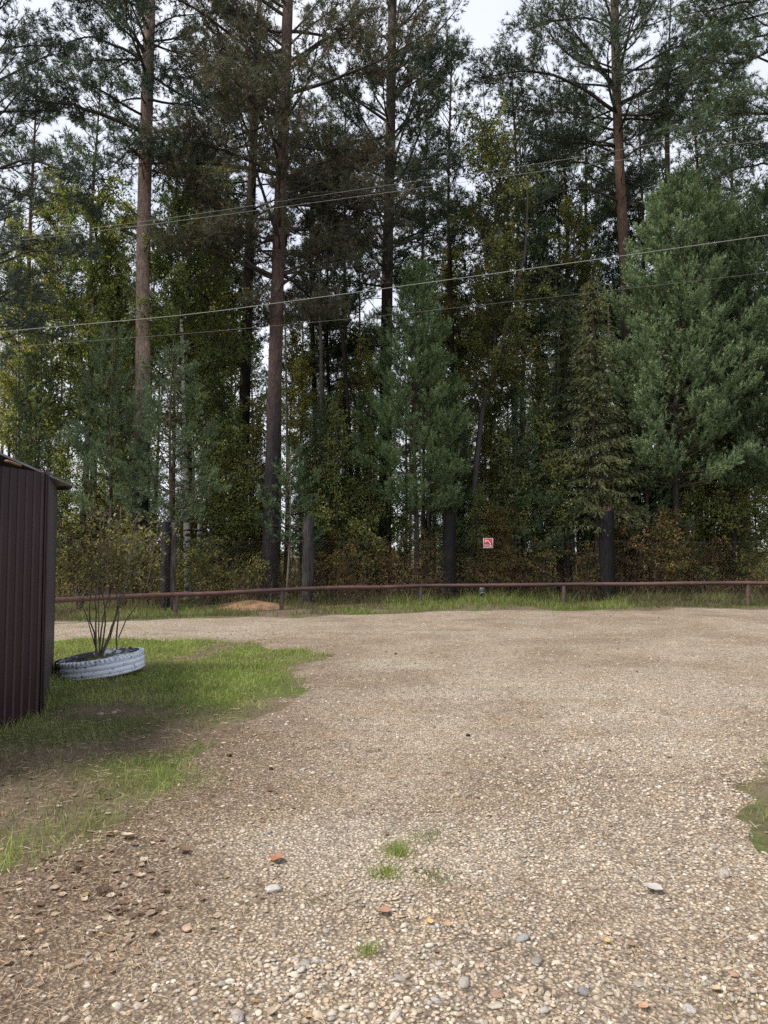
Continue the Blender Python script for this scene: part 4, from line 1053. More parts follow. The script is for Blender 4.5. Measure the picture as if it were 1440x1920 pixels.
pine([(722, 1010), (723, 700), (727, 480), (732, 250), (736, 0)], 24.5, 0.225, 0.15,
     'tallest dark green pine in the middle with upswept branches and narrow crown', 10.6, 25, 3.9, dead=10, up0=.42, nwhorl=38, dens=4.2, bark=((0.022, 0.019, 0.019), (0.070, 0.050, 0.044), 10),
     limbs=[([(728, 510), (690, 470), (650, 440), (610, 400)], .5, .05, dict(start=.35)), ([(730, 460), (775, 450), (820, 470)], -.8, .04, dict(start=.4)),
            ([(731, 350), (790, 300), (850, 283)], -.5, .05, dict(start=.5, sec=4)), ([(733, 260), (780, 200), (860, 110)], 0, .05, dict(start=.4)), ([(731, 300), (680, 250), (620, 180)], 0, .05, dict(start=.4))])
pine([(1183, 960), (1180, 700), (1172, 500), (1163, 350), (1157, 200), (1152, 0)], 25.5, 0.24, 0.15,
     'tall pine with orange upper trunk and long bare arching branches above the young blue pine', 14.6, 25, 3.7, dead=8, nwhorl=30, bark=((0.020, 0.016, 0.016), (0.13, 0.085, 0.065), 12.0), up0=.3,
     limbs=[([(1155, 212), (1100, 170), (1040, 138), (980, 132), (900, 145)], -1, .075, dict(start=.5, sec=8)), ([(1156, 245), (1100, 222), (1050, 210), (960, 205)], -.5, .05, dict(start=.45)),
            ([(1160, 292), (1110, 265), (1060, 257), (1030, 255)], -.8, .05, dict(start=.35)), ([(1163, 382), (1120, 358), (1060, 356), (985, 392)], -1, .05, dict(start=.6, sec=4)),
            ([(1162, 330), (1100, 305), (1020, 300), (960, 310)], 0, .04, dict(start=.55, sec=4)), ([(1153, 180), (1115, 105), (1085, 70), (990, 10)], .3, .06, dict(start=.4, sec=7)),
            ([(1155, 60), (1100, 30), (1040, 40), (960, 60)], -1, .05, dict(start=.3, sec=8)), ([(1160, 195), (1200, 180), (1260, 130), (1350, 90)], -1.5, .06, dict(start=.25, sec=9, seclen=.42)),
            ([(1162, 215), (1220, 215), (1290, 185), (1370, 190)], -2, .06, dict(start=.2, sec=9, seclen=.42)), ([(1163, 262), (1190, 275), (1215, 300)], -.5, .03, dict(leafy=False)),
            ([(1160, 150), (1230, 110), (1300, 70), (1400, 60)], -1, .05, dict(start=.25, sec=8, seclen=.4)), ([(1166, 390), (1190, 370), (1215, 330)], .6, .04, dict(start=.3, sec=8))])
pine([(1258, 960), (1255, 600), (1252, 350), (1250, 200), (1258, 0)], 28.5, 0.14, 0.08, 'slim dark pine stem rising behind the young blue pine', 14.5, 22, 2.4, dead=5, nwhorl=16, bark=((0.02, 0.017, 0.016), (0.05, 0.04, 0.035), 9), K=10)
pine([(1500, 1080), (1505, 600), (1500, 300), (1490, 0)], 21, 0.24, 0.16, 'pine at the edge whose boughs reach in over the young blue pine', 13.0, 23, 3.4, dead=4, nwhorl=22, dens=4.0, azbias=math.pi, cols=NEEDLE_DARK + NEEDLE_GREEN[:2],
     limbs=[([(1500, 60), (1440, 100), (1380, 120), (1310, 110)], -.5, .06, dict(start=.25, sec=9, seclen=.42)), ([(1500, 200), (1430, 215), (1370, 210), (1300, 240)], -.8, .06, dict(start=.25, sec=8, seclen=.42)),
            ([(1500, 330), (1430, 305), (1370, 320), (1320, 345)], .6, .05, dict(start=.35, sec=7)), ([(1500, -40), (1430, 0), (1370, 10), (1280, 30)], 0, .06, dict(start=.25, sec=9, seclen=.42))])
pine([(-50, 1000), (-45, 700), (-35, 400), (-25, 0)], 20.5, 0.24, 0.16, 'pine at the edge with thin bare branches reaching in above the shed', 6.5, 22, 3.0, dead=10, nwhorl=28, dens=3.4, azbias=0.2, cols=[(0.05, 0.072, 0.06), (0.06, 0.085, 0.07), (0.045, 0.06, 0.055)],
     limbs=[([(-40, 330), (30, 300), (70, 300), (150, 330)], -.5, .05, dict(start=.4, sec=5)), ([(-40, 505), (60, 470), (110, 470), (170, 480)], 0, .04, dict(start=.7, sec=3)),
            ([(-38, 420), (60, 350), (120, 370), (175, 395)], .5, .04, dict(start=.7, sec=3)), ([(-40, 560), (30, 540), (60, 560)], -.8, .04, dict(start=.2, sec=8, seclen=.5))])

# ---------------------------------------------------------------- younger conifers
def gb(px, Y): g = at(px, 1030, Y); return np.array([g[0], g[1], 0.0])
young_f = young_pine(gb(1262, 23.0), 13.3, 2.85, 'broad young pine with thick blue-green shoots, brightest tree of the wood edge', 3.6, cols=NEEDLE_BLUE, lean=(0.035, 0), r=0.13, trunkcol=(0.045, 0.04, 0.036), K=26, sl=.30, nl=.11, nw=.021, nb=9, dens=1.5, tip=(0.30, 0.40, 0.22), power=.45, whorl=.40)
_g = copy_tree(young_f, gb(1384, 23.6), 2.3, (.9, .9, .98)); _g['label'] = 'young pine with darker boughs and a slim grey stem beside the last rail post'
for px_, Y_, s_, l_ in ((1478, 23.0, .98, 'outermost young pine, partly beyond the frame past the last rail post'), (1205, 26.2, .72, 'smaller dark young pine between the burnt stump and the bright blue-green pine'), (1330, 26.5, .9, 'young pine tucked behind the two biggest young pines')):
    _g = copy_tree(young_f, gb(px_, Y_), 4 * s_, (.9 * s_, .9 * s_, s_)); _g['label'] = l_
young_pine(gb(779, 23.1), 10.9, 2.1, 'bushy green young pine in front of the tallest dark pine', 2.7, cols=[(0.11, 0.18, 0.08), (0.13, 0.20, 0.085), (0.095, 0.16, 0.075), (0.15, 0.21, 0.09)], r=0.10, K=20, sl=.27, nw=.022, nl=.11, nb=9, dens=1.8, tip=(0.2, 0.28, 0.13), whorl=.42, power=.7)
young_i = young_pine(gb(318, 20.3), 7.6, 1.9, 'soft blue-green young pine veiling the blackened base of the orange-trunked pine', 2.3, cols=[(0.09, 0.135, 0.072), (0.105, 0.155, 0.082), (0.078, 0.115, 0.062)], r=0.08, K=16, sl=.22, nb=7, dens=1.3, whorl=.45, nl=.11)
_g = copy_tree(young_i, gb(205, 21.2), 1.3, (.9, .9, 1.12)); _g['label'] = 'slender bluish young pine over the shrub in the tyre'
young_pine(gb(536, 21.0), 4.6, 1.15, 'crooked pine sapling with pale bent stem right behind the rail', 1.7, cols=NEEDLE_GREEN, r=0.035, K=18, sl=.18, nb=6, dens=1.5, whorl=.42, lean=(.035, 0), nl=.09, trunkcol=(0.22, 0.20, 0.16))
spruce(gb(1118, 22.9), 10.4, 1.7, 'drooping yellow-green spruce above the burnt stump', 2.6, [(0.14, 0.155, 0.07), (0.12, 0.14, 0.06), (0.18, 0.17, 0.08), (0.10, 0.13, 0.058)], nb=9)
spruce(gb(1062, 23.5), 10.6, 1.6, 'dark green spruce between the red sign and the yellow-green spruce', 2.6, [(0.075, 0.105, 0.05), (0.09, 0.12, 0.055), (0.11, 0.125, 0.06)], hang=.35)
spruce(gb(612, 24.5), 7.2, 1.3, 'small dark spruce behind the charred grey post', 1.4, [(0.07, 0.105, 0.06), (0.085, 0.12, 0.06)], hang=.3)

# ---------------------------------------------------------------- birches
birch([(886, 1080), (890, 900), (905, 760), (940, 660), (958, 560), (935, 430), (915, 300), (905, 150)], 23.5, 0.13, 'birch with dark kinked trunk and hanging leafy twigs behind the red sign', 15.8, 6.0, 2.7, LEAF_OLIVE + LEAF_GREEN[:2] + [(0.05, 0.065, 0.035)] * 2, nbr=84, K=7, twig=8, bark=(0.045, 0.04, 0.038),
      forks=[([(925, 690), (930, 600), (915, 500), (900, 380)], .5, .07), ([(958, 560), (985, 480), (990, 350), (980, 250)], -.3, .06)])
birch([(352, 1100), (350, 960), (346, 800), (340, 600), (332, 400)], 22.6, 0.12, 'white-barked birch with full green crown beside the blackened double post', 13.0, 5.0, 2.7, LEAF_GREEN, nbr=64, K=9, twig=8)
birch([(372, 1100), (376, 960), (380, 820), (392, 650)], 23.3, 0.10, 'second white birch stem, thinner, close to the full-crowned birch', 10.5, 4.5, 2.0, LEAF_GREEN + LEAF_YELLOW[:1], nbr=36, K=8, twig=5)
birch([(150, 1090), (160, 900), (170, 700), (178, 500), (185, 350)], 24.5, 0.13, 'green birch seen over the shed corner, its top yellowing', 14.0, 4.5, 2.9, LEAF_GREEN + [(0.14, 0.16, 0.035)], nbr=64, K=9, twig=8, bark=(0.24, 0.22, 0.2))
birch([(672, 1080), (674, 860), (672, 700), (676, 620)], 26, 0.07, 'slim young birch with bright yellow-green leaves before the tallest dark pine', 9.2, 2.6, 1.5, LEAF_YELLOW + [(0.12, 0.18, 0.04)] * 3, nbr=34, K=8, twig=5, bark=(0.2, .19, .16))

# dead stems
def dead_stem(pts, Y, r, label, tw=6):
    T = Tree(); P = trunk_path(pts, Y, 0); base = P[0].copy(); base[2] = 0; Q = P - base
    tube(T.trunk, Q, np.linspace(r, r * .45, len(Q)), 8, (0.035, 0.03, 0.028), lump=.15)
    for k in range(tw):
        z = rng.uniform(.4, .98) * Q[-1][2]; az = rng.uniform(0, 6.28)
        limb(T, wander(pt_on(Q, z), np.array([math.cos(az), math.sin(az), rng.uniform(0, .6)]), rng.uniform(.4, 1.6), 6, .15, 0), .014, (0.04, 0.035, 0.03), sec=2, leafy=False)
    return T.finish('dead_tree', base, M_CHAR, M_NEEDLE, label, 'dead tree')
dead_stem([(664, 1060), (657, 850), (650, 720), (640, 620), (628, 540)], 25, .10, 'thin leaning dead trunk with broken top before the tallest dark pine', 12)
dead_stem([(967, 1090), (967, 950), (967, 800)], 22.8, .035, 'thin bare dead pole close past the red sign')
dead_stem([(700, 1060), (686, 880), (675, 790), (655, 720), (640, 690)], 25.6, .06, 'thin crooked dead stem crossing behind the leaning dead trunk')
# ---------------------------------------------------------------- background wood: prototypes, then copies
def proto_slim_pine():
    T = Tree(); z = np.linspace(-.2, 18, 18); Q = np.stack([.12 * np.sin(z * .4), .05 * np.cos(z * .5), z], -1)
    tube(T.trunk, Q, np.interp(z, [0, 18], [.13, .02]), 8, lerp3((.035, .03, .028), (.10, .06, .045), smooth01((z - 7) / 4)), lump=.1)
    for k in range(60):
        t = k / 60; zz = 8 + 9.8 * t; az = rng.uniform(0, 6.28); el = .2 + .5 * t; l = (2.2 * (1 - t) ** .6 + .25) * rng.uniform(.6, 1.1)
        limb(T, wander(pt_on(Q, zz), np.array([math.cos(az) * math.cos(el), math.sin(az) * math.cos(el), math.sin(el)]), l, 6, .1, 0), .02, (.04, .035, .03), sec=5.5, seclen=.4, tuft_step=.10, sides=4)
    for k in range(22):
        zz = rng.uniform(2.5, 9); az = rng.uniform(0, 6.28); limb(T, wander(pt_on(Q, zz), np.array([math.cos(az), math.sin(az), .2]), rng.uniform(.4, 1.3), 5, .15, 0), .012, (.04, .035, .03), sec=2, leafy=False, sides=3)
    T.grow_needles(12, .17, .024, .9, NEEDLE_GREEN + NEEDLE_DARK); return T
def proto_leaf_tree(h, z0, L_, cols, seed_bark, K=7, nbr=60, twig=7, ls=.10, r=.09):
    T = Tree(); z = np.linspace(-.2, h, 16); ph = rng.uniform(0, 6); Q = np.stack([.12 * np.sin(z * .35 + ph) - .12 * math.sin(ph), .1 * np.sin(z * .3), z], -1)
    tube(T.trunk, Q, np.interp(z, [0, h], [r, .012]), 8, seed_bark)
    broadleaf_fill(T, Q, z0, h, L_, nbr, .35, twig); T.grow_leaves(K, ls, cols, scatter=.08, droop=.4); return T
protos = {}
def reg(key, T, name, bark, fol, cat): 
    r = T.finish(name, (0, -500, 0), bark, fol, None, cat); protos[key] = (r, name)
reg('pine', proto_slim_pine(), 'background_pine_tree', M_BARK, M_NEEDLE, 'pine tree')
reg('pine2', proto_slim_pine(), 'background_pine_tree', M_BARK, M_NEEDLE, 'pine tree')
reg('birch', proto_leaf_tree(16.5, 4.5, 2.3, LEAF_GREEN + LEAF_YELLOW, (.33, .31, .28)), 'background_birch_tree', M_BIRCH, M_LEAF, 'birch tree')
reg('gold', proto_leaf_tree(14.5, 4.5, 2.1, LEAF_YELLOW + LEAF_OLIVE[:1], (.3, .28, .25)), 'background_birch_tree', M_BIRCH, M_LEAF, 'birch tree')
reg('aspen', proto_leaf_tree(10, 1.6, 1.8, LEAF_YELLOW, (.15, .14, .11), nbr=60), 'background_aspen_tree', M_WOOD, M_LEAF, 'aspen tree')
reg('sap', proto_leaf_tree(5.2, .5, 1.3, [(0.22, 0.26, 0.10), (0.18, 0.22, 0.09), (0.29, 0.29, 0.12), (0.15, 0.19, 0.08)], (.09, .08, .065), nbr=36, twig=7, r=.035, ls=.085), 'leafy_sapling', M_WOOD, M_LEAF, 'sapling')
reg('sap2', proto_leaf_tree(3.6, .3, 1.2, LEAF_RED + LEAF_OLIVE, (.08, .07, .06), nbr=36, twig=9, r=.03, ls=.085), 'leafy_sapling', M_WOOD, M_LEAF, 'sapling')
Ty = young_pine((0, 0, 0), 8.5, 1.5, None, 1.2, cols=NEEDLE_GREEN, K=14, nb=7, dens=1.3, whorl=.42, nw=.024, nl=.12, finish=False, r=.07, elev=.2, upt=.4)
reg('ypine', Ty, 'background_young_pine_tree', M_BARK, M_NEEDLE, 'young pine')
T = Tree(); z = np.linspace(-.2, 14, 16); Q = np.stack([.1 * np.sin(z * .3), 0 * z, z], -1); tube(T.trunk, Q, np.interp(z, [0, 14], [.10, .03]), 8, (.13, .12, .105), lump=.12)
for k in range(26):
    az = rng.uniform(0, 6.28); limb(T, wander(pt_on(Q, rng.uniform(2, 13.5)), np.array([math.cos(az), math.sin(az), rng.uniform(-.1, .5)]), rng.uniform(.4, 1.5), 5, .15, 0), .012, (.04, .035, .03), sec=2.5, leafy=False, sides=3)
reg('bare', T, 'bare_thin_tree', M_WOOD, M_NEEDLE, 'bare tree')

random.seed(5)
DESC = {'pine': 'thin dark background pine', 'pine2': 'thin high-crowned background pine', 'birch': 'slim background birch', 'gold': 'golden background birch', 'aspen': 'yellow-leaved background aspen',
        'sap': 'olive leafy sapling', 'sap2': 'reddish leafy sapling', 'ypine': 'small green background pine', 'bare': 'thin bare background trunk'}
MARKS = [(110, 'shed corner'), (262, 'orange-trunked pine'), (350, 'white birch'), (506, 'grey leaning pine'), (722, 'tallest dark pine'), (845, 'jet black post'), (915, 'red sign'), (1138, 'burnt stump'), (1262, 'bright blue-green pine'), (1402, 'last rail post')]
placed = []
def scatter(kind, n, y0, y1, smin, smax, xr=(-0.62, 0.62)):
    for k in range(n):
        for _ in range(60):
            Y = random.uniform(y0, y1); u = xr[0] + (xr[1] - xr[0]) * ((k + random.random()) / n); X = u * Y
            if all((X - a) ** 2 + (Y - b) ** 2 > d for a, b, _k, d in placed): break
        placed.append((X, Y, kind, .8 if 'sap' not in kind else .3)); s = random.uniform(smin, smax)
        TODO.append((kind, X, Y, s))
TODO = []
scatter('pine', 9, 28, 42, .85, 1.1); scatter('pine2', 9, 28, 44, .8, 1.1)
scatter('gold', 5, 28, 44, .75, 1.05); scatter('birch', 7, 28, 44, .75, 1.05); scatter('aspen', 8, 26, 42, .6, .9)
scatter('ypine', 10, 24.5, 38, .5, 1.0); scatter('bare', 24, 24, 40, .6, 1.05)
scatter('sap', 15, 23.0, 31, .6, 1.15); scatter('sap2', 12, 22.9, 26, .55, 1.0, (-.5, .6))
scatter('pine', 11, 44, 56, 1.0, 1.2); scatter('bare', 18, 38, 55, .9, 1.2); scatter('ypine', 4, 42, 55, .4, .7)
for k_, px_, Y_, s_ in (('birch', 25, 24.2, .8), ('gold', 918, 26.5, .85), ('gold', 1012, 27.5, .72), ('birch', 432, 29, .9), ('birch', 90, 26.5, .95), ('birch', 215, 25.5, .85), ('gold', 565, 28, .62), ('gold', 690, 29, .65), ('birch', 1085, 27, .9), ('gold', 850, 29, .95), ('gold', 1335, 27, .85), ('birch', 395, 26, .95), ('ypine', 1215, 23.6, 1.0), ('ypine', 1095, 24.5, 1.1), ('ypine', 690, 24.5, .8), ('ypine', 850, 24, .8), ('ypine', 420, 24, .8), ('ypine', 60, 23.5, 1.0), ('ypine', 955, 25.2, 1.0), ('ypine', 592, 23.6, .72), ('ypine', 985, 23.5, .8), ('ypine', 1052, 23.9, .9), ('ypine', 652, 23.9, .6), ('aspen', 905, 24.2, .55), ('sap', 628, 23.3, 1.15), ('sap', 692, 23.2, 1.0), ('sap', 948, 23.3, 1.05), ('sap', 1025, 23.4, 1.15), ('sap', 440, 22.6, 1.1), ('sap', 396, 22.2, 1.0), ('aspen', 1335, 24.6, .62), ('aspen', 478, 24.4, .6), ('aspen', 868, 24.8, .62), ('sap', 1290, 23.6, 1.1), ('sap', 1375, 23.8, 1.2)):
    g_ = gb(px_, Y_); TODO.append((k_, g_[0], g_[1], s_)); placed.append((g_[0], g_[1], k_, .8))
for px_, Y_, s_ in ((45, 30, 1.25), (165, 29.5, 1.2), (350, 31, 1.25), (415, 29.5, 1.15), (585, 31, 1.2), (645, 29.5, 1.15), (800, 31, 1.15), (848, 28, 1.22), (972, 28.5, 1.2), (985, 30.5, 1.15), (1065, 29.5, 1.2), (1110, 31.5, 1.25), (1215, 31, 1.2), (1320, 29.5, 1.25), (1395, 31, 1.3)):
    g_ = gb(px_, Y_); TODO.append((random.choice(['pine', 'pine2']), g_[0], g_[1], s_)); placed.append((g_[0], g_[1], 'pine', .8))
scatter('sap', 7, 32, 46, .9, 1.3, (-.6, .62)); scatter('bare', 20, 25, 36, .6, 1.0); scatter('sap', 9, 23.0, 25.5, .6, 1.15, (-.5, .6)); scatter('ypine', 8, 34, 46, .6, 1.0)
order = {}
TODO.sort(key=lambda t: t[1] / t[2])
ORD = ['first', 'second', 'third', 'fourth', 'fifth', 'sixth', 'seventh', 'eighth', 'ninth', 'tenth', 'eleventh', 'twelfth', 'thirteenth', 'fourteenth', 'fifteenth', 'sixteenth']
used = set()
for kind, X, Y, s in TODO:
    px = proj((X, Y, 3))[0]; root, nm = protos[kind]
    far = 'far ' if Y > 44 else ''
    seg = max([i for i, m_ in enumerate(MARKS) if m_[0] <= px], default=-1); k = (kind, far, seg); order[k] = order.get(k, 0) + 1; o_ = ORD[order[k] - 1]
    if seg < 0: lab = f'{far}{DESC[kind]} over the shed roof, {o_} from the frame edge'
    elif seg == len(MARKS) - 1: lab = f'{far}{DESC[kind]}, {o_} past the {MARKS[seg][1]}'
    else: lab = f'{far}{DESC[kind]}, {o_} from the {MARKS[seg][1]} towards the {MARKS[seg + 1][1]}'
    sc_ = (s * random.uniform(.9, 1.1), s * random.uniform(.9, 1.1), s)
    if kind not in used:
        o = root; used.add(kind); o.location = (X, Y, float(H(X, Y))); o.scale = sc_; o.rotation_euler = (0, 0, random.uniform(0, 6.28))
    else: o = copy_tree(root, (X, Y, float(H(X, Y))), random.uniform(0, 6.28), sc_)
    o['label'] = lab; o['group'] = {'sap': 'leafy saplings under the trees', 'sap2': 'leafy saplings under the trees'}.get(kind, 'trees of the wood behind the fence')

# ---------------------------------------------------------------- shrubs along the fence
def shrub(x, y, h, w, cols, label, n=11, K=7, ls=.07, name='leafy_shrub', twig=7, horizontal=.35, cat='shrub', zb=0.0, K2=None):
    T = Tree()
    for k in range(n):
        az = rng.uniform(0, 6.28); sp = rng.uniform(.1, .9) * w; st = wander((rng.normal(0, .08), rng.normal(0, .08), -.05), norm(np.array([math.cos(az) * sp, math.sin(az) * sp, h])[None])[0], h * rng.uniform(.7, 1.05), 8, .07, .0)
        tube(T.trunk, st, np.linspace(.014, .005, 8), 5, (.07, .06, .05))
        for j in range(twig):
            u = rng.uniform(.25, 1); i = min(int(u * 7), 6); p = st[i]; a2 = rng.uniform(0, 6.28)
            tw = wander(p, norm(np.array([math.cos(a2), math.sin(a2), horizontal])[None])[0], rng.uniform(.25, .6) * w, 4, .15, 0)
            tube(T.br, tw, [.006, .005, .004, .003], 3, (.07, .06, .05))
            for q in range(1, 3): T.tuft(tw[q], tw[q + 1] - tw[q], .2)
    T.grow_leaves(K, ls, cols, scatter=.05, droop=.1)
    r = empty(name, (x, y, zb), label=label, cat=cat)
    T.trunk.build('stem', M_WOOD, r, smooth=True)['kind'] = 'stuff'; T.br.build('twig', M_WOOD, r)['kind'] = 'stuff'
    if K: T.fol.build('foliage', M_LEAF, r)
    return r
SH = [(1175, 22.9, 2.7, 1.2, LEAF_RED, 'wide oak-like shrub with reddish brown leaves beside the burnt stump'),
      (1235, 23.0, 2.5, 1.2, LEAF_RED + LEAF_OLIVE, 'brown and olive shrub under the bright blue-green pine'),
      (1105, 22.8, 2.0, 1.0, LEAF_OLIVE + LEAF_RED[:2], 'low olive-brown shrub on the sign side of the burnt stump'),
      (1310, 23.2, 2.2, 1.1, LEAF_YELLOW[:2] + LEAF_RED, 'yellowish shrub between the reddish oak shrub and the last rail post'),
      (1425, 22.8, 1.5, .9, LEAF_YELLOW, 'bright yellow-green shrub by the last rail post'),
      (1010, 22.9, 1.9, 1.0, LEAF_RED + LEAF_OLIVE, 'brownish shrub midway from the red sign to the burnt stump'),
      (958, 22.7, 1.6, .9, LEAF_RED, 'rusty twiggy shrub right past the red sign'),
      (900, 22.7, 1.3, .9, LEAF_RED + LEAF_OLIVE, 'tangled brown shrub beneath the red sign'),
      (800, 23.0, 2.3, 1.0, LEAF_RED + LEAF_OLIVE, 'rusty shrub between the jet black post and the bushy young pine'),
      (735, 22.8, 2.0, 1.0, LEAF_RED, 'russet shrub at the foot of the tallest dark pine'),
      (650, 22.2, 1.9, 1.0, LEAF_RED + LEAF_OLIVE[:2], 'brown dry shrub just past the charred grey post'),
      (540, 22.0, 1.3, .9, LEAF_OLIVE, 'low olive shrub between grey leaning pine and charred grey post'),
      (450, 21.0, 1.5, 1.0, LEAF_YELLOW[:2] + LEAF_OLIVE, 'yellow-green shrub below the dark straight pine'),
      (395, 20.6, 1.8, 1.0, LEAF_OLIVE, 'olive shrub next to the white birch stems'),
      (285, 19.6, 1.9, 1.0, LEAF_OLIVE + LEAF_YELLOW[:1], 'olive shrub in front of the double blackened post'),
      (235, 19.5, 2.2, 1.0, LEAF_YELLOW[:2] + LEAF_OLIVE, 'yellowish shrub behind the tyre, fence side'),
      (150, 19.2, 2.4, 1.1, LEAF_YELLOW, 'yellow backlit shrub at the shed corner'),
      (40, 18.5, 2.4, 1.1, LEAF_OLIVE, 'olive shrub hidden mostly by the shed'),
      (1520, 22.8, 2.2, 1.1, LEAF_OLIVE + LEAF_YELLOW[:2], 'olive shrub beyond the last rail post, outermost')]
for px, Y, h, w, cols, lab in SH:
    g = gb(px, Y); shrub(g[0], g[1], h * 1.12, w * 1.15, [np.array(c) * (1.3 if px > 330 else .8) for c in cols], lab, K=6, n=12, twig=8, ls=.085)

# shrub growing in the tyre, stems read off the photograph
T = Tree(); tb = np.array([TY[0], TY[1], 0.17])
STEMS = [[(183, 1230), (175, 1190), (166, 1155), (172, 1110), (176, 1060), (170, 1000), (160, 950)], [(180, 1228), (180, 1190), (178, 1150), (183, 1100), (186, 1040), (190, 960)],
         [(186, 1230), (188, 1195), (194, 1150), (210, 1110), (214, 1060), (222, 990), (226, 950)], [(188, 1230), (196, 1190), (198, 1160), (196, 1120), (187, 1080), (188, 1020), (196, 960)],
         [(190, 1230), (200, 1200), (212, 1165), (222, 1140), (235, 1100), (246, 1040), (256, 970)], [(192, 1230), (205, 1195), (218, 1150), (226, 1120), (232, 1060), (240, 1000)],
         [(219, 1218), (218, 1190), (221, 1165), (220, 1130), (222, 1080), (235, 1010), (262, 960)], [(222, 1196), (230, 1178), (244, 1152), (262, 1130), (280, 1080), (292, 1010), (300, 975)],
         [(184, 1228), (170, 1185), (165, 1160), (150, 1130), (148, 1080), (140, 1010)], [(187, 1228), (184, 1170), (186, 1120), (200, 1070), (205, 1000), (208, 940)], [(191, 1228), (208, 1180), (232, 1120), (262, 1060), (280, 1020), (296, 1000)]]
for i, st in enumerate(STEMS):
    dY = [0.25, -.2, .3, 0, -.25, .15, 0.1, -.1, .2, -.35, .3][i]
    P = np.array([at(x, y, TY[1] + 0.05 + dY * j / len(st)) for j, (x, y) in enumerate(st)]) - tb
    P, L_ = resample(P, 14); P[2:-1] += rng.normal(0, .006, P[2:-1].shape)
    tube(T.trunk, P, np.linspace(.0115 if i < 7 else .008, .004, 14), 6, (.15, .125, .105))
    for j in range(16):
        u = rng.uniform(.42, 1.0) ** .8; k = min(int(u * 13), 12); p = P[k]; a2 = rng.uniform(0, 6.28); el = rng.uniform(.1, 1.0)
        tw = wander(p, norm(np.array([math.cos(a2), math.sin(a2), el])[None])[0], rng.uniform(.12, .42), 4, .12, .04)
        tube(T.br, tw, [.0045, .004, .003, .002], 3, (.09, .075, .06))
        dens = 1 if (P[k][2] > .75) else .35
        for q in range(1, 3):
            if rng.random() < dens * (.95 if tw[q][0] > .05 else .6): T.tuft(tw[q], tw[q + 1] - tw[q], .1)
T.grow_leaves(3, .058, [(0.17, 0.18, 0.09), (0.21, 0.205, 0.11), (0.27, 0.26, 0.16), (0.13, 0.15, 0.07), (0.19, 0.16, 0.09)], scatter=.03, droop=.35, aspect=.55)
sr = empty('tyre_shrub', tb, label='sparse many-stemmed shrub with olive leaves growing out of the white tyre', cat='shrub')
T.trunk.build('stem', M_WOOD, sr, smooth=True); T.br.build('twig', M_WOOD, sr)['kind'] = 'stuff'; T.fol.build('foliage', M_LEAF, sr)

# ---------------------------------------------------------------- undergrowth, brush, far wood edge (uncountable)
T = Tree(); N_ = 2300
Y = rng.uniform(22.6, 34, N_); X = rng.uniform(-.64, .66, N_) * Y; k = rng.random(N_) < (1.15 - (Y - 22.6) / 16); X, Y = X[k], Y[k]; Z = H(X, Y)
for x, y, z in zip(X, Y, Z):
    h = rng.uniform(.3, 1.5) * (1 - .3 * (y < 23.2)); st = wander((x, y, z - .03), norm(np.array([rng.normal(0, .3), rng.normal(0, .3), 1])[None])[0], h, 4, .2, 0)
    tube(T.br, st, [.006, .005, .004, .003], 3, (.08, .065, .05)); 
    for q in range(3): T.tuft(st[q], st[q + 1] - st[q] + rng.normal(0, .12, 3), .3)
T.grow_leaves(7, .085, LEAF_RED + LEAF_OLIVE + LEAF_YELLOW + LEAF_RED, scatter=.12, droop=.1)
tag(T.fol.build('undergrowth', M_LEAF), 'low leafy undergrowth carpeting the wood floor behind the fence', 'undergrowth', kind='stuff')
tag(T.br.build('brushwood', M_WOOD), 'thin upright twigs of the undergrowth behind the fence', 'brushwood', kind='stuff')
T = Tree()    # dry brush right at the mesh
t = rng.uniform(0, 1, 1900); fx = np.array([p[0] for p in FP]); fy = np.array([p[1] for p in FP]); X = fx[1] + (fx[-1] - fx[1]) * t; Y = np.interp(X, fx, fy) + rng.uniform(-.25, .6, len(X))
for x, y in zip(X, Y):
    st = wander((x, y, float(H(x, y)) - .03), norm(np.array([rng.normal(0, .5), rng.normal(0, .2), 1])[None])[0], rng.uniform(.3, 1.25), 5, .25, -.05)
    tube(T.br, st, [.005, .004, .0035, .003, .002], 3, np.array((.14, .10, .08)) * rng.uniform(.5, 1.3))
    if rng.random() < .5: T.tuft(st[3], st[4] - st[3], .2)
T.grow_leaves(4, .05, LEAF_RED + [(0.10, 0.07, 0.05)], scatter=.08)
tag(T.br.build('dry_brush', M_LITTER), 'tangle of dry brown stalks grown through the chain link fence', 'brush', kind='stuff')
tag(T.fol.build('dry_brush_leaves', M_LEAF), 'small dry leaves caught on the brush along the fence', 'leaves', kind='stuff')
T = Tree(); N_ = 900   # far leaf mass that closes the view between the trunks
Y = rng.uniform(58, 85, N_); X = rng.uniform(-.66, .66, N_) * Y; Z = rng.uniform(0, 1, N_) ** 1.7 * 4.5
for x, y, z in zip(X, Y, Z): T.tuft(np.array([x, y, z]), rng.normal(0, 1, 3), 1.2)
T.grow_leaves(14, .34, LEAF_YELLOW + LEAF_OLIVE + NEEDLE_GREEN * 2, scatter=.55)
tag(T.fol.build('far_woodland', M_LEAF), 'far wood seen as one leafy mass between the trunks', 'woodland', kind='stuff')

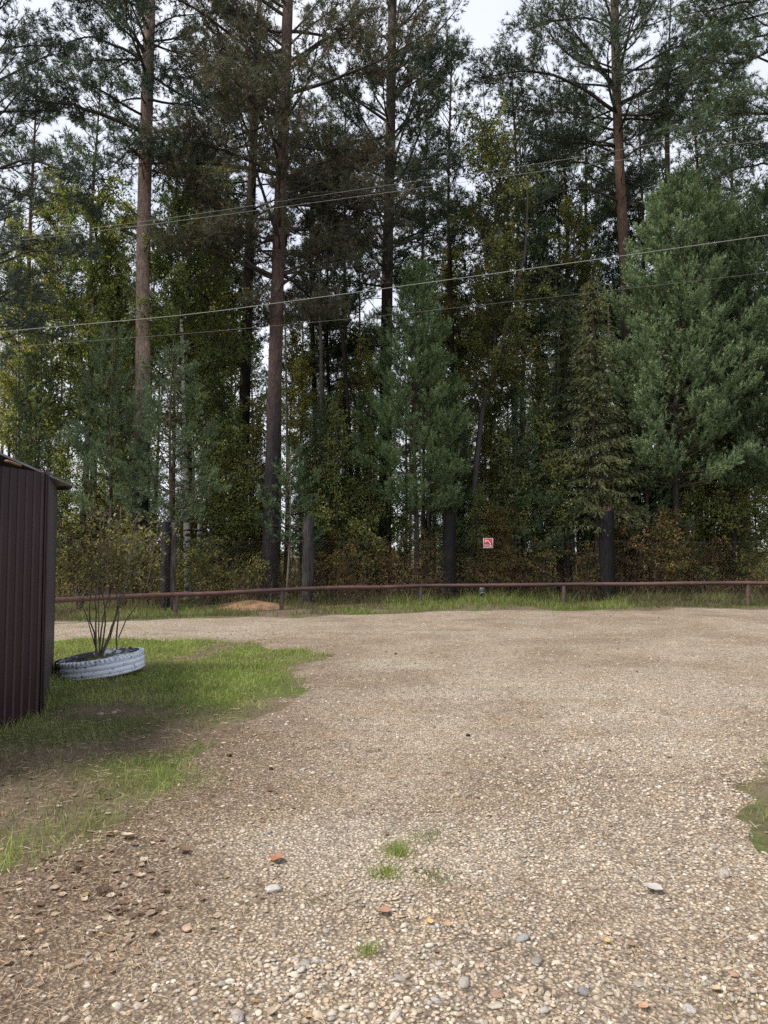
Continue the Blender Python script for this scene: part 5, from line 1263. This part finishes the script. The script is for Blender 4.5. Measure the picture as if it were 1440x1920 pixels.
# ---------------------------------------------------------------- grass
def blades(mb, x, y, h, w, c, zf=ground_z, lean=.5, droop=True):
    n = len(x); a = rng.uniform(0, 6.283, n); h = h * rng.uniform(.35, 1.5, n) * np.where(rng.random(n) < .06, 1.7, 1); z = zf(x, y) - .004
    lx, ly = rng.normal(0, lean, n) * h, rng.normal(0, lean, n) * h; sx, sy = np.cos(a) * w / 2, np.sin(a) * w / 2
    b = np.stack([x, y, z], -1); m_ = b + np.stack([lx * .35, ly * .35, h * .62], -1); t = b + np.stack([lx, ly, h], -1); s = np.stack([sx, sy, 0 * sx], -1)
    V = np.stack([b - s, b + s, m_ + s * .8, m_ - s * .8, t], 1).reshape(-1, 3); i = np.arange(n)[:, None] * 5
    mb.add(V, q=i + np.array([[0, 1, 2, 3]]), t=i + np.array([[3, 2, 4]]), c=np.repeat(c, 5, 0))
def gcol(n, pal): return np.array(pal)[rng.integers(0, len(pal), n)] * rng.uniform(.75, 1.25, (n, 1))
GP = [(0.20, 0.27, 0.07), (0.25, 0.32, 0.08), (0.16, 0.22, 0.06), (0.22, 0.29, 0.075), (0.30, 0.30, 0.12)]; GD = [(0.12, 0.15, 0.06), (0.14, 0.165, 0.07), (0.09, 0.125, 0.05), (0.26, 0.22, 0.12), (0.21, 0.19, 0.10)]
mb = MB()
def lawn_pass(n, y0, y1, x0, x1, h, w, pal, thr, gain):
    Y = np.sqrt(rng.uniform(y0 ** 2, y1 ** 2, n)); X = rng.uniform(x0, x1, n); d = lawn_d(X, Y)
    den = np.clip((fbm(X * 1.1, Y * 1.1, 41) - thr) * gain + .15, 0, 1) * smooth01(d / .7 + .22)
    edge = np.exp(-((d - .15) / .2) ** 2) * smooth01((fbm(X * 2.2, Y * 2.2, 88) - .56) * 9) * (Y < 6.5)
    k = (rng.random(n) < np.maximum(den, edge)) & (d > -.25); X, Y = X[k], Y[k]
    c = gcol(len(X), pal); e = edge[k][:, None] * .8; c = c * (1 - e) + gcol(len(X), GP) * e
    blades(mb, X, Y, h * (1 + .8 * edge[k]), w, c)
lawn_pass(72000, 7.4, 13.2, -5.6, -.3, .048, .007, GP, .25, 5)
lawn_pass(34000, 3.2, 7.4, -4.2, -.6, .04, .0042, GD, .33, 5)
lawn_pass(9000, 3.2, 7.6, -4.2, -.6, .045, .004, GP, .54, 6)
tag(mb.build('lawn_grass', M_GRASS), 'short patchy green grass of the lawn around the white tyre', 'grass', kind='stuff')
mb = MB(); n = 90000
X = rng.uniform(-9, 15, n); yv = np.interp(X, VERGE[:, 0], VERGE[:, 1]); Y = yv + rng.uniform(-.3, 6.3, n) ** 1.0; d = verge_d(X, Y)
cl = fbm(X * .8, Y * .8, 91); den = smooth01(d / .6) * np.clip((cl - .33) * 4, .06, 1) * np.clip(1.4 - (Y - yv) / 5.5, .1, 1)
heap = np.exp(-((X - MOUNDS[0][0][0]) ** 2 * 1.6 + (Y - MOUNDS[0][0][1] - .4) ** 2 * 2.2)); k = (rng.random(n) < den * (1 - .9 * heap)) & (Y < 24)
X, Y = X[k], Y[k]; lift = 1 + 1.2 * smooth01((Y - 20.3) / 1.2) + .5 * np.exp(-((X - 3.2) / 2) ** 2)
c = gcol(len(X), GP); c2 = gcol(len(X), [(0.15, 0.13, 0.07), (0.085, 0.10, 0.045), (0.12, 0.12, 0.055)]); mixv = smooth01((fbm(X * .5, Y * .5, 95) - .4) * 5)[:, None] * (np.abs(X - 2.6) > 2.6)[:, None]
mixv = np.maximum(mixv, .35 * rng.random((len(X), 1))); c = c * .8 * (1 - mixv) + c2 * mixv
blades(mb, X, Y, .11 * lift, .011, c, lean=.45)
tag(mb.build('verge_grass', M_GRASS), 'rough grass strip between the gravel and the fence', 'grass', kind='stuff')
mb = MB(); n = 22000; X = rng.uniform(PATCH[:, 0].min() - .3, PATCH[:, 0].max() + .3, n); Y = rng.uniform(PATCH[:, 1].min() - .3, PATCH[:, 1].max() + .3, n); d = patch_d(X, Y)
k = rng.random(n) < smooth01((d + .12) / .3) * np.clip((fbm(X * 2.5, Y * 2.5, 97) - .3) * 4, .15, 1); X, Y = X[k], Y[k]
blades(mb, X, Y, .045, .004, gcol(len(X), GP + GD)); tag(mb.build('patch_grass', M_GRASS), 'grass growing over the worn patch at the gravel edge', 'grass', kind='stuff')
# separate tufts on the gravel, each one a plant
mbp = None
for px, py, r_, n, h, lab in ((745, 1600, .035, 300, .045, 'small green grass tuft in mid track, farther of two'), (722, 1643, .03, 220, .045, 'small green grass tuft in mid track, nearer of two'),
                              (692, 1782, .018, 110, .038, 'tiny bright green tuft among the foreground pebbles'), (812, 1648, .045, 160, .035, 'faint low grass tuft aside the two mid-track tufts'), (803, 1570, .045, 140, .03, 'faint grass wisp behind the two mid-track tufts'),
                              (590, 1688, .035, 60, .018, 'pale low grass wisp between stones near the big grey stone'), (1400, 1890, .10, 150, .03, 'thin straw-coloured grass tuft low at the gravel corner'), (315, 1465, .16, 800, .06, 'bright green grass clump at the lawn edge'),
                              (140, 1560, .15, 500, .045, 'green grass clump at the lawn tip near bare soil'), (20, 1590, .12, 300, .03, 'dull green weeds at the lawn tip farthest from the gravel')):
    g = gnd(px, py); mb = MB(); x = g[0] + rng.normal(0, r_, n) * 1.1; y = g[1] + rng.normal(0, r_, n) * 1.3
    pal = GP if 'straw' not in lab else [(0.30, 0.25, 0.12), (0.2, .2, .08)]
    if 'faint' in lab or 'pale' in lab or 'patch' in lab: pal = GP[:2] + [(0.2, .2, .09)] + GD
    blades(mb, x, y, h, .0032, gcol(n, pal) , lean=.6)
    tag(mb.build('grass_tuft', M_GRASS, origin=(g[0], g[1], float(ground_z(g[0], g[1])))), lab, 'grass tuft', kind='stuff')
mb = MB(); t_ = rng.random(900)[:, None]; seg = np.where(rng.random((900, 1)) < .4, pA + (pC - pA) * t_, pC + (pD - pC) * t_); seg[:, 0] += np.abs(rng.normal(.03, .05, 900))
blades(mb, seg[:, 0], seg[:, 1], .09, .006, gcol(900, GP + GD)); tag(mb.build('wall_weeds', M_GRASS), 'tall weeds and grass along the foot of the shed wall', 'weeds', kind='stuff')
# weeds with small leaves in the tyre and beside it
mb = MB(); n = 500; a = rng.uniform(0, 6.28, n); r_ = rng.uniform(0, .27, n) ** 1; blades(mb, TY[0] + r_ * np.cos(a), TY[1] + r_ * np.sin(a), .05, .006, gcol(n, GP), zf=lambda x, y: .175 + .105 * (x - TY[0]), lean=.9)
tag(mb.build('weeds', M_GRASS), 'low green weeds filling the inside of the tyre', 'weeds', kind='stuff')
